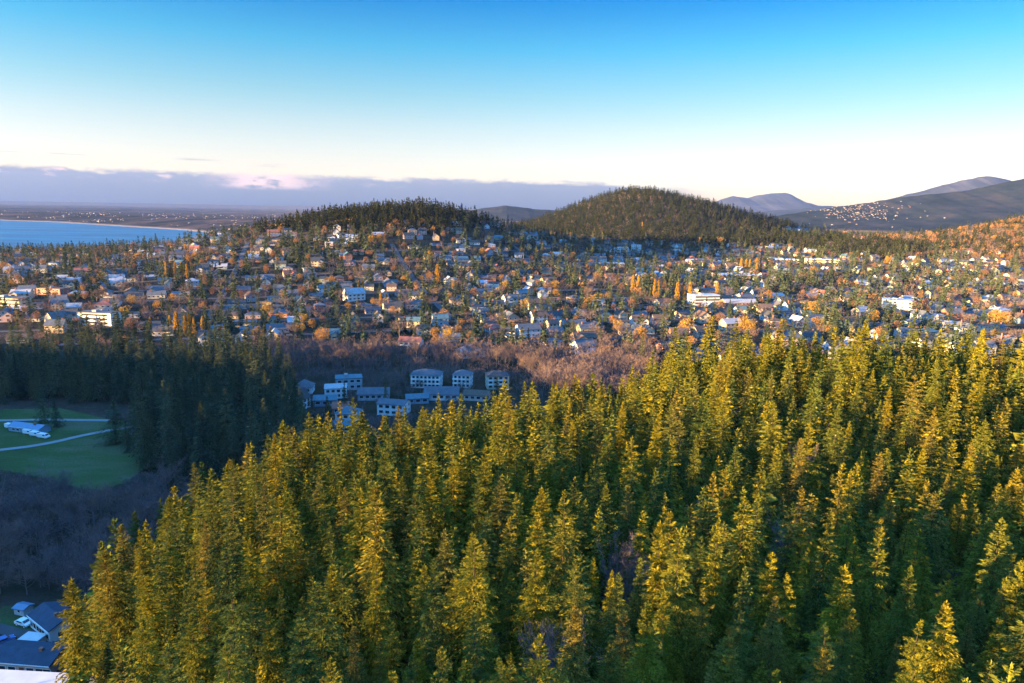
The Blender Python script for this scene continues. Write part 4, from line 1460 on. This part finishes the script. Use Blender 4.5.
drape('meadow', MEADOW, meadow_mat(), 1.0, 0.12)
drape('lawn', px_poly([(-10, 612), (20, 603), (84, 618), (84, 646), (66, 652), (25, 640), (-10, 632)]), meadow_mat(), 1.5, 0.10)
strip('path', [ground_hit(*p)[:2] for p in [(-60, 458), (0, 450.5), (30, 447), (55, 442.5), (80, 436.5), (103, 432), (120, 429), (134, 427)]], 3.2, M['path'], 0.3)
strip('road', [ground_hit(*p)[:2] for p in [(-60, 422), (0, 421), (45, 420), (75, 420.5), (115, 421)]], 3.0, M['path'], 0.3)
strip('driveway', [ground_hit(*p)[:2] for p in [(-40, 618), (0, 629), (18, 634), (30, 634), (44, 641), (62, 651), (80, 654)]], 3.4, M['asphalt'], 0.2, 1.5)

# ------------------------------------------------------------------ gather, see what shows, and build
hmask = np.ones(len(hx), bool)
for (a, b, r) in NAMED_CLEAR:
    hmask &= (hx - a) ** 2 + (hy - b) ** 2 > (r + 8) ** 2
hx, hy, hr, hi, hs, hw, hq, hz = (v[hmask] for v in (hx, hy, hr, hi, hs, hw, hq, hz))
X, Y, g = FLAT_SCRUB
k = inside_poly(X, Y, FLATS) & (near_hill(X, Y) < 2.5) & (g.uniform(0, 1, len(X)) < 0.75)
for (a, b, r) in NAMED_CLEAR:
    k &= (X - a) ** 2 + (Y - b) ** 2 > (r - 1.5) ** 2
X, Y = X[k], Y[k]
add('bare', X, Y, np.clip(g.normal(7, 1.8, len(X)), 3.5, 12), g.uniform(0.9, 1.4, len(X)), g, 'belt')
town_trees(9.6, 400, 1000, 51)
town_trees(11.0, 1000, 1700, 52, 1.05)
town_trees(15.0, 1700, 3300, 53, 1.15)
# gold columns of poplar and single bright trees in town
for px, py, hgt, n, sp in [(172, 279, 20, 3, 5), (184, 279, 19, 2, 5), (437, 283, 24, 1, 0), (635, 294, 22, 2, 6), (656, 297, 21, 2, 5), (683, 302, 22, 3, 6), (690, 303, 20, 1, 5), (152, 333, 15, 1, 0), (184, 336, 18, 3, 6), (197, 336, 18, 3, 6), (384, 308, 15, 2, 5), (745, 272, 22, 3, 6), (758, 275, 20, 2, 6), (716, 297, 18, 1, 0), (642, 231, 26, 1, 0), (699, 248, 24, 1, 0), (361, 295, 17, 2, 5), (172, 333, 15, 1, 0)]:
    x, y, z = ground_hit(px, py)
    gg = np.random.default_rng(px)
    for q in range(n):
        xx, yy = x + (q - (n - 1) / 2) * sp + gg.normal(0, 0.8), y + gg.normal(0, 2.0)
        T.append(('poplar', xx, yy, float(height(xx, yy)), hgt * gg.uniform(0.9, 1.08), gg.uniform(0.9, 1.4), q * 1.7, gg.uniform(), 'gold'))
for px, py, hgt, ww in [(126, 322, 13, 1.2), (133, 308, 12, 1.1), (379, 246, 17, 0.9), (372, 247, 16, 1.0), (505, 294, 14, 1.1), (448, 347, 15, 0.95), (617, 336, 13, 1.1), (686, 338, 15, 1.15), (742, 337, 17, 0.9), (750, 338, 15, 0.9), (811, 318, 15, 1.2), (816, 331, 12, 1.3), (598, 307, 14, 1.2), (590, 309, 13, 1.2), (525, 312, 12, 1.2), (555, 293, 14, 1.0), (873, 325, 13, 1.0), (995, 327, 15, 1.2), (1003, 328, 14, 1.2), (430, 262, 14, 1.0), (482, 258, 14, 1.1), (302, 330, 13, 1.2), (268, 318, 13, 1.1), (300, 336, 10, 1.2), (915, 268, 16, 1.1), (887, 266, 16, 1.1), (640, 345, 14, 1.0), (720, 246, 20, 1.3)]:
    x, y, z = ground_hit(px, py)
    T.append(('golden', x, y, z, hgt * 1.15, ww, px * 0.3, 0.4, 'gold'))
for px, py, hgt, ww in [(404, 334, 20, 1.0), (411, 335, 18, 0.9), (398, 333, 19, 0.9), (428, 338, 19, 1.0), (93, 300, 20, 1.3), (100, 298, 21, 1.2), (66, 256, 22, 0.9), (640, 330, 17, 1.3), (127, 258, 17, 0.8), (213, 325, 19, 1.1), (205, 324, 15, 1.1), (30, 345, 19, 1.2), (518, 283, 22, 1.0), (570, 289, 20, 1.1), (575, 288, 22, 0.9), (498, 350, 15, 1.0), (492, 347, 13, 1.0), (912, 285, 22, 1.3), (905, 284, 18, 1.2), (648, 292, 20, 1.0), (541, 352, 16, 1.0), (630, 358, 17, 1.1)]:
    x, y, z = ground_hit(px, py)
    T.append(('dark_fir', x, y, z, hgt, ww, px * 0.3, 0.9, 'gold'))
# woods on the hills
X, Y, g = jitter(-900, 260, 880, 1800, 7.2, 61)
hl = hill_left(X, Y) + 0.15 * fbm(X / 60, Y / 60, 3, 77)
k = (hl > 0.64) & in_view(X, Y)
k &= (hl > 0.80) | (g.uniform(0, 1, len(X)) < 0.55)
r = g.uniform(0, 1, len(X))
kf = k & ((r < 0.72) | (hl > 0.84))
add('dark_fir', X[kf], Y[kf], np.clip(g.normal(19, 4.5, kf.sum()), 9, 31), g.uniform(0.85, 1.25, kf.sum()), g, 'wood')
kb = k & ~kf
add('amber', X[kb], Y[kb], np.clip(g.normal(10, 2, kb.sum()), 6, 15), g.uniform(0.9, 1.3, kb.sum()), g, 'wood')
X, Y, g = jitter(-200, 1600, 1250, 2900, 11.0, 62)
hm_ = hill_mid(X, Y)
k = (hm_ > np.where(X > 720, 0.30, 0.09)) & in_view(X, Y)
r = g.uniform(0, 1, len(X)) + 0.5 * fbm(X / 120, Y / 120, 3, 78)
kf = k & ((r < 0.78) | (hm_ > 0.93))
add('dark_fir', X[kf], Y[kf], np.clip(g.normal(20, 4.5, kf.sum()), 10, 32), g.uniform(0.85, 1.3, kf.sum()), g, 'wood')
kb = k & ~kf
add('bare', X[kb], Y[kb], np.clip(g.normal(14, 2.5, kb.sum()), 8, 20), g.uniform(0.9, 1.3, kb.sum()), g, 'wood')
X, Y, g = jitter(650, 1900, 900, 2300, 9.5, 63)
hr_ = np.maximum(hill_right(X, Y), knoll(X, Y) * 0.7)
k = (hr_ > 0.10) & in_view(X, Y) & (g.uniform(0, 1, len(X)) < 0.85)
r = g.uniform(0, 1, len(X)) + 0.6 * fbm(X / 90, Y / 90, 3, 79)
isk = knoll(X, Y) > 0.18
kf = k & ((r < 0.34) | (isk & (r < 0.85)))
add('dark_fir', X[kf], Y[kf], np.clip(g.normal(16, 4, kf.sum()), 9, 28), g.uniform(0.85, 1.3, kf.sum()), g, 'wood')
kb = k & ~kf & (r < 0.66)
add('amber', X[kb], Y[kb], np.clip(g.normal(11, 2.2, kb.sum()), 6, 16), g.uniform(0.9, 1.4, kb.sum()), g, 'wood')
kb = k & ~kf & (r >= 0.66)
add('bare', X[kb], Y[kb], np.clip(g.normal(12, 2.2, kb.sum()), 6, 18), g.uniform(0.9, 1.4, kb.sum()), g, 'wood')
# tall firs along the shore at the left
for px, py, hgt in [(66, 258, 24), (127, 256, 18), (185, 247, 24), (192, 248, 28), (200, 246, 26), (207, 245, 24), (216, 242, 28), (224, 241, 25), (232, 238, 24), (173, 251, 16), (240, 236, 20), (247, 235, 23)]:
    x, y, z = ground_hit(px, py)
    T.append(('dark_fir', x, y, z, hgt, 0.95, px * 0.3, 0.3, 'gold'))

x, y, z = ground_hit(97, 566)
T.append(('dead', x, y, z, 12.0, 0.7, 0.4, 0.5, 'scrub'))

KW = dict(fir=0.14, dark_fir=0.18, bare=0.42, amber=0.38, golden=0.38, poplar=0.125, dead=0.2)
C_ = np.array([(t[1], t[2], t[3]) for t in T])
th = np.array([t[4] for t in T])
tw = np.array([t[5] for t in T])
tk = np.array([t[0] for t in T])
tz = np.array([t[8] for t in T])
trad = np.array([KW[k] for k in tk]) * th * tw
nT, nH = len(T), len(hx)
ax = np.r_[C_[:, 0], hx]
ay = np.r_[C_[:, 1], hy]
az_ = np.r_[C_[:, 2], hz]
hsize = np.array([(h['size'][0], h['size'][2] + h['size'][3]) for h in HOUSES])[hi] * hs[:, None]
ah = np.r_[th, hsize[:, 1]]
ar = np.r_[trad, hsize[:, 0] * 0.45]
shape = np.r_[np.where((tk == 'fir') | (tk == 'dark_fir'), 0, 1), np.full(nH, 2)]
for (lab, root, h) in LAND:
    x, y, z = root.location
    ax, ay, az_, ah, ar, shape = (np.r_[p, q] for p, q in ((ax, x), (ay, y), (az_, z), (ah, h), (ar, 8.0), (shape, 2)))
pb = project(np.c_[ax, ay, az_])
pt = project(np.c_[ax, ay, az_ + ah])
dist = np.hypot(ax, ay)
# ground horizon in front of each thing
azs = np.radians(np.linspace(-52, 52, 420))
ds = np.geomspace(15, 9000, 420)
gx, gy = np.outer(np.sin(azs), ds), np.outer(np.cos(azs), ds)
slope = (height(gx.ravel(), gy.ravel()).reshape(gx.shape) - 150) / ds
runmax = np.maximum.accumulate(slope, axis=1)
ai = np.clip(np.round((np.arctan2(ax, ay) - azs[0]) / (azs[1] - azs[0])).astype(int), 0, len(azs) - 1)
di = np.clip(np.searchsorted(ds, dist) - 2, 0, len(ds) - 1)
occ = runmax[ai, di]
po = project(np.c_[ax, ay, 150 + occ * dist])
ID = np.full((H, W), -1, np.int32)
vis = np.zeros(len(ax), int)
for i in np.argsort(dist):
    if pb[2][i] < 5:
        continue
    x0, y0, y1 = pt[0][i], pt[1][i], min(pb[1][i], po[1][i] + 1)
    r = ar[i] / pb[2][i] * FPX
    if x0 < -r or x0 > W + r or y1 < 0 or y0 > H or y1 <= y0:
        continue
    a, b = int(max(0, x0 - r)), int(min(W, x0 + r + 1.5))
    c, d = int(max(0, y0)), int(min(H, y1 + 1))
    if a >= b or c >= d:
        continue
    sub = ID[c:d, a:b]
    yy, xx = np.mgrid[c:d, a:b]
    f = (yy + 0.5 - y0) / max(pb[1][i] - y0, 1)
    if shape[i] == 0:
        m = np.abs(xx + 0.5 - x0) <= np.maximum(r * np.clip(f * 1.25, 0, 1), 0.5)
    elif shape[i] == 1:
        m = np.abs(xx + 0.5 - x0) <= np.maximum(r * np.sqrt(np.clip(1 - (f * 1.5 - 0.75) ** 2 * 1.6, 0, 1)), 0.5)
    else:
        m = np.ones(sub.shape, bool)
    m &= sub < 0
    vis[i] = m.sum()
    sub[m] = i
print('things', nT, nH, 'visible', {k: int(((vis[:nT] > 0) & (tk == k)).sum()) for k in KW}, 'houses', int((vis[nT:nT + nH] > 0).sum()))

single = np.zeros(nT, bool)
LIMITS = [('fir', 'fir', 300), ('dark_fir', 'dark_fir', 230), ('bare', 'bare', 290), ('amber', 'amber', 265), ('golden', 'golden', 99), ('poplar', 'poplar', 99), ('dead', 'dead', 9)]
cut = {}
for cat, k, lim in LIMITS:
    idx = np.where((tk == k) & (vis[:nT] >= 3))[0]
    near_ = 400 * ((tk[idx] == 'fir') & (dist[idx] < 78))
    idx = idx[np.argsort(-(vis[idx] + near_))][:lim]
    single[idx] = True
    cut[k] = int(vis[idx[-1]]) if len(idx) else 0
print('smallest kept', cut)
LABELS = {}
exec_label = None
TNAME = dict(fir='fir_tree', dark_fir='evergreen_tree', bare='bare_tree', amber='amber_tree', golden='amber_tree', dead='dead_tree', poplar='poplar_tree')
TCAT = dict(fir='fir tree', dark_fir='evergreen tree', bare='bare tree', amber='autumn tree', golden='autumn tree', dead='dead tree', poplar='poplar')
TGROUP = dict(hill='trees on the near wooded hill', valley='evergreens in the shaded valley', scrub='leafless trees of the lower thicket', belt='leafless trees of the belt below town', town='trees between the town houses', gold='trees between the town houses', wood='trees on the town hills')
TREES = []
for i in np.where(single)[0]:
    t = T[i]
    o = plant(TNAME[t[0]], 'fine_fir' if t[0] == 'fir' and math.hypot(t[1], t[2]) < 100 else t[0], int(i * 7 + (t[1] * 3)), t[1], t[2], t[3] - 0.2, t[4], t[5], t[6])
    o['group'] = TGROUP[t[8]]
    o['category'] = TCAT[t[0]]
    TREES.append((o, i))
hv = vis[nT:nT + nH]
hidx = np.where(hv >= 3)[0]
hidx = hidx[np.argsort(-hv[hidx])][:275]
HOMES = []
for rank, i in enumerate(hidx):
    o = put_house('house', int(hi[i]), float(hx[i]), float(hy[i]), float(hz[i]), float(hr[i]), float(hs[i]), wn[hw[i]], rn[hq[i]], rank < 70)
    o['group'] = 'houses of the town'
    o['category'] = 'house'
    HOMES.append((o, i))
print('houses single down to', int(hv[hidx[-1]]))


def rows(kind, zones=None, need=1):
    m = (tk == kind) & ~single & ((vis[:nT] >= need) | (dist[:nT] < 420))
    v = (vis[:nT] >= need) | (dist[:nT] < 140)
    if zones is not None:
        m &= np.isin(tz, zones)
    return tuple([(t[1], t[2], t[3] - 0.2, t[4], t[5], t[6], t[7]) for t, q in zip(T, w) if q] for w in (m & v, m & ~v))


for name, kind, lodk, zones, mats in [
        ('hill_forest', 'fir', 'fir', None, ('needles', 'bark')),
        ('valley_forest', 'dark_fir', 'fir', ['valley'], ('dark_needles', 'bark')),
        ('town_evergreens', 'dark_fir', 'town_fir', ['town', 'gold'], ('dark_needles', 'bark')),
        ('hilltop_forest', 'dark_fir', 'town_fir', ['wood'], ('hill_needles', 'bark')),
        ('bare_thicket', 'bare', 'bare', None, ('twigs', 'pale_bark')),
        ('autumn_woods', 'amber', 'amber', None, ('amber', 'bark'))]:
    seen_, hid_ = rows(kind, zones)
    r_ = seen_ + hid_
    if r_:
        o = mass(name, (seen_, hid_), (lodk, 'town_fir' if lodk == 'fir' else lodk), [M[m] for m in mats])
        print(name, len(r_), len(o.data.polygons))

# the rest of the town as one far mass of roofs and walls
Vs, Fs, Cs, o_ = [], [], [], 0
g = np.random.default_rng(77)
rest = np.setdiff1d(np.where(hv >= 1)[0], hidx)
for i in rest:
    hm = HMESH[hi[i]]
    hp = HOUSES[hi[i]]
    for P_, base in ((hm['full'], (WALLS[wn[hw[i]]], (0.03, 0.04, 0.055), (0.7, 0.7, 0.68))), (hp['roof'], (ROOFS[rn[hq[i]]],) * 3)):
        v, f, m = P_.tris()
        c, s = math.cos(hr[i]), math.sin(hr[i])
        Vs.append(np.c_[(v[:, 0] * c - v[:, 1] * s) * hs[i] + hx[i], (v[:, 0] * s + v[:, 1] * c) * hs[i] + hy[i], v[:, 2] * hs[i] + hz[i]])
        Fs.append(f + o_)
        o_ += len(v)
        Cs.append(np.array(base)[m] * g.uniform(0.85, 1.12))
if Vs:
    link('far_town', array_mesh('far_town', np.concatenate(Vs), np.concatenate(Fs), [M['town_paint']], attrs=dict(col=np.concatenate(Cs))), kind='stuff')
print('far houses', len(rest))


def specks(name, spots, seed):
    """far settlement: many small gabled buildings, each a few metres"""
    g = np.random.default_rng(seed)
    Vs, Fs, Cs, o = [], [], [], 0
    hp = HOUSES[0]
    for (x, y, z, s) in spots:
        r = g.uniform(0, 3.14)
        c, sn = math.cos(r), math.sin(r)
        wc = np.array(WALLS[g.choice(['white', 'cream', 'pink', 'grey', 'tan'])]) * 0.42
        rc = np.array(ROOFS[g.choice(['slate', 'pale', 'brown', 'rust'])])
        for P_, col in ((hp['wall'], wc), (hp['roof'], rc)):
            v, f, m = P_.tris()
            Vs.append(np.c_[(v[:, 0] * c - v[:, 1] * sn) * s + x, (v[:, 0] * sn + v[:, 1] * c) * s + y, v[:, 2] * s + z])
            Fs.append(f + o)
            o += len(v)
            Cs.append(np.tile(col, (len(f), 1)))
    link(name, array_mesh(name, np.concatenate(Vs), np.concatenate(Fs), [M['town_paint']], attrs=dict(col=np.concatenate(Cs))), kind='stuff')


# across the bay
g = np.random.default_rng(88)
sp = []
while len(sp) < 330:
    x, y = g.uniform(-6500, -1200), g.uniform(3700, 8500)
    d = float(shore_dist(np.array([x]), np.array([y]))[0])
    if d < 25 or g.uniform() > math.exp(-d / 900) + 0.05 or float(fbm(np.array([x / 500]), np.array([y / 500]), 3, 5)[0]) < -0.05:
        continue
    sp.append((x, y, float(height(x, y)) + 3, g.uniform(0.45, 0.9)))
specks('shore_town', sp, 1)
# settlement on the slope of the long hill
X_, S_, Z_, D_, dep_ = MOUNT['long_hill']
sp = []
while len(sp) < 240:
    px, py = g.normal(858, 26), g.normal(213, 5.0)
    v = pixel_ray(px, py)
    ok = None
    for d in np.linspace(D_ - dep_, D_, 120):
        x, z = v[0] / v[1] * d, 150 + v[2] / v[1] * d
        si = (d - D_) / dep_
        j = min(int((si + 1) / 2 * (len(S_) - 1)), len(S_) - 2)
        zz = np.interp(x, X_, Z_[j])
        if z < zz:
            ok = (x, d, zz)
            break
    if ok:
        sp.append((*ok, g.uniform(0.5, 0.95)))
    elif g.uniform() < 0.02:
        sp.append((v[0] / v[1] * 4300, 4300.0, float(height(v[0] / v[1] * 4300, 4300.0)), 1.5))
specks('hillside_town', sp, 2)

# ------------------------------------------------------------------ labels that single each thing out
SHORT = ['widest valley flats', 'narrow valley flats', 'cream valley flats', 'long white valley house', 'low pinkish valley house', 'white stepped block', 'tall grey flat block',
         'pyramid roofed cottage', 'long grey valley house', 'white row house', 'steep white gable', 'low teal roofed house', 'rust roofed cottage', 'turquoise hipped house',
         'lowest pale valley house', 'low blue valley house', 'ribbon windowed block', 'yellow lit school', 'yellow gabled house', 'pink roofed house', 'red roofed white house',
         'big white hall', 'long cream hall', 'pinkish flat hall', 'white flat hall', 'white terraced block', 'long brick building', 'pointed white hall', 'left shaded slab',
         'right shaded slab', 'low shaded school', 'dull red flats', 'upper blue bungalow', 'lower blue bungalow', 'blue garden shed', 'white flat shed', 'bare white hall', 'meadow barn', 'blue hut']
MARKS = []
for nm, (lab, root, h) in zip(SHORT, LAND):
    p = project(np.array([tuple(root.location)]) + (0, 0, h / 2))
    MARKS.append((nm, float(p[0][0]), float(p[1][0])))
MARKS += [('left wooded hill crest', 390, 208), ('wooded hill left end', 260, 222), ('wooded hill right end', 500, 218), ('round hill top', 640, 190), ('round hill left foot', 555, 215),
          ('round hill right foot', 780, 218), ('right hand hillside', 1000, 235), ('wooded knoll', 850, 240), ('near bay shore', 60, 252), ('tall shore firs', 200, 235), ('gold poplar cluster', 178, 268),
          ('lone slim poplar', 437, 270), ('gold poplar pair', 645, 286), ('gold poplar trio', 686, 290), ('valley edge poplars', 190, 328), ('pink hall poplars', 750, 265), ('pale bare clump', 575, 380), ('meadow', 80, 455), ('lone round meadow fir', 116, 425)]
mxy = np.array([(m[1], m[2]) for m in MARKS])


def where(px, py):
    k = int(np.argmin((mxy[:, 0] - px) ** 2 + ((mxy[:, 1] - py) * 1.5) ** 2))
    dx, dy = px - mxy[k, 0], py - mxy[k, 1]
    if abs(dx) < 7 and abs(dy) < 7:
        return 'beside the ' + MARKS[k][0]
    if abs(dx) > 1.4 * abs(dy):
        return ('left' if dx < 0 else 'right') + ' of the ' + MARKS[k][0]
    return ('above the ' if dy < 0 else 'below the ') + MARKS[k][0]


ORD = ['first', 'second', 'third', 'fourth', 'fifth', 'sixth', 'seventh', 'eighth', 'ninth', 'tenth', 'eleventh', 'twelfth', 'thirteenth', 'fourteenth', 'fifteenth', 'sixteenth', 'seventeenth', 'eighteenth', 'nineteenth', 'twentieth']


def ordinal(k):
    return ORD[k] if k < 20 else {2: 'twenty-', 3: 'thirty-', 4: 'forty-'}[(k + 1) // 10] + ORD[(k + 1) % 10 - 1] if (k + 1) % 10 else {2: 'twentieth', 3: 'thirtieth', 4: 'fortieth'}[(k + 1) // 10]


def name_all(rows):
    """rows: object, look, place, pixel x. Where a look and a place are shared, count from the left"""
    cells = {}
    for r in rows:
        cells.setdefault((r[1], r[2]), []).append(r)
    for (look, place), rs in cells.items():
        rs.sort(key=lambda r: r[3])
        for k, r in enumerate(rs):
            n = len(rs)
            pos = '' if n == 1 else (', left one' if k == 0 else ', right one') if n == 2 else f', {ordinal(k)} from left'
            r[0]['label'] = f'{look} {place}{pos}'


SHAPES = dict(gable='plain gabled', ell='L shaped', front='gable fronted', hip='hip roofed', wide='cross gabled', flat='flat roofed')
ROOFW = dict(charcoal='charcoal', slate='slate', brown='brown', rust='rusty', pale='pale', teal='teal', navy='navy')
rows_ = []
for o, i in HOMES:
    px, py, _ = project(np.array([[hx[i], hy[i], hz[i] + 3]]))
    sp_ = HOUSE_SPECS[hi[i]]
    rows_.append((o, f"{wn[hw[i]]} {SHAPES[sp_[0]]} house, {ROOFW[rn[hq[i]]]} roof,", where(px[0], py[0]), px[0]))
name_all(rows_)
COLUMNS = [(70, 'blue bungalows'), (130, 'blue hut'), (200, 'valley evergreens'), (260, 'dark valley firs'), (303, 'pyramid roofed cottage'), (345, 'white stepped block'), (394, 'white row house'), (430, 'widest valley flats'), (463, 'narrow valley flats'),
           (497, 'cream valley flats'), (540, 'round hill foot'), (575, 'pale bare clump'), (610, 'shaded slabs'), (645, 'gold poplar pair'), (686, 'gold poplar trio'), (738, 'long brick building'), (783, 'white flat hall'),
           (822, 'long cream hall'), (860, 'far hillside houses'), (897, 'big white hall'), (940, 'far mountain flank'), (985, 'far mountain top'), (1015, 'long hill end')]
cx_ = np.array([c[0] for c in COLUMNS])
ROWS = [(72, 'front row of near hill'), (92, 'second row of near hill'), (115, 'third row of near hill'), (145, 'low on near hill'), (180, 'midway up near hill'), (225, 'high on near hill'), (9999, 'far edge of near hill')]
rows_ = []
for o, i in TREES:
    t = T[i]
    px, py, _ = project(np.array([[t[1], t[2], t[3] + t[4] * 0.75]]))
    px, py = float(px[0]), float(py[0])
    tall = {'fir': (14, 19), 'dark_fir': (15, 23), 'bare': (9, 13), 'amber': (8.5, 11.5), 'golden': (14, 17), 'dead': (9, 20), 'poplar': (18, 21)}[t[0]]
    size = 'short' if t[4] < tall[0] else 'tall' if t[4] > tall[1] else 'middling'
    wide = 'slim' if t[5] < 1.0 else 'broad' if t[5] > 1.18 else 'even'
    if t[0] == 'fir':
        d = math.hypot(t[1], t[2])
        row = next(r[1] for r in ROWS if d < r[0])
        rows_.append((o, f'{size} {wide} fir', f"{row}, below the {COLUMNS[int(np.argmin(abs(cx_ - px)))][1]}", px))
    else:
        look = dict(dark_fir='dark evergreen', bare='bare grey tree', amber='rusty autumn tree', golden='bright gold tree', dead='pale dead tree', poplar='gold poplar')[t[0]]
        if t[0] == 'bare' and t[8] == 'hill':
            rows_.append((o, f'{size} leafless tree', f"among the firs of near hill, below the {COLUMNS[int(np.argmin(abs(cx_ - px)))][1]}", px))
        else:
            rows_.append((o, f'{size} {wide} {look}', where(px, py), px))
name_all(rows_)

# ------------------------------------------------------------------ the evening air
def haze():
    m, N = new_mat('haze')
    v = N.n('ShaderNodeVolumePrincipled')
    v.inputs['Color'].default_value = (*HAZE_COL, 1)
    v.inputs['Density'].default_value = HAZE_DENSITY
    v.inputs['Anisotropy'].default_value = 0.0
    out = N.n('ShaderNodeOutputMaterial')
    N.t.links.new(v.outputs[0], out.inputs['Volume'])
    b = Poly()
    b.box(-26000, 26000, -2500, 23500, -60, 1050)
    link('haze', b.mesh('haze', [m]), kind='stuff')


HAZE_COL, HAZE_DENSITY = (0.27, 0.43, 1.0), 1.4e-5
haze()
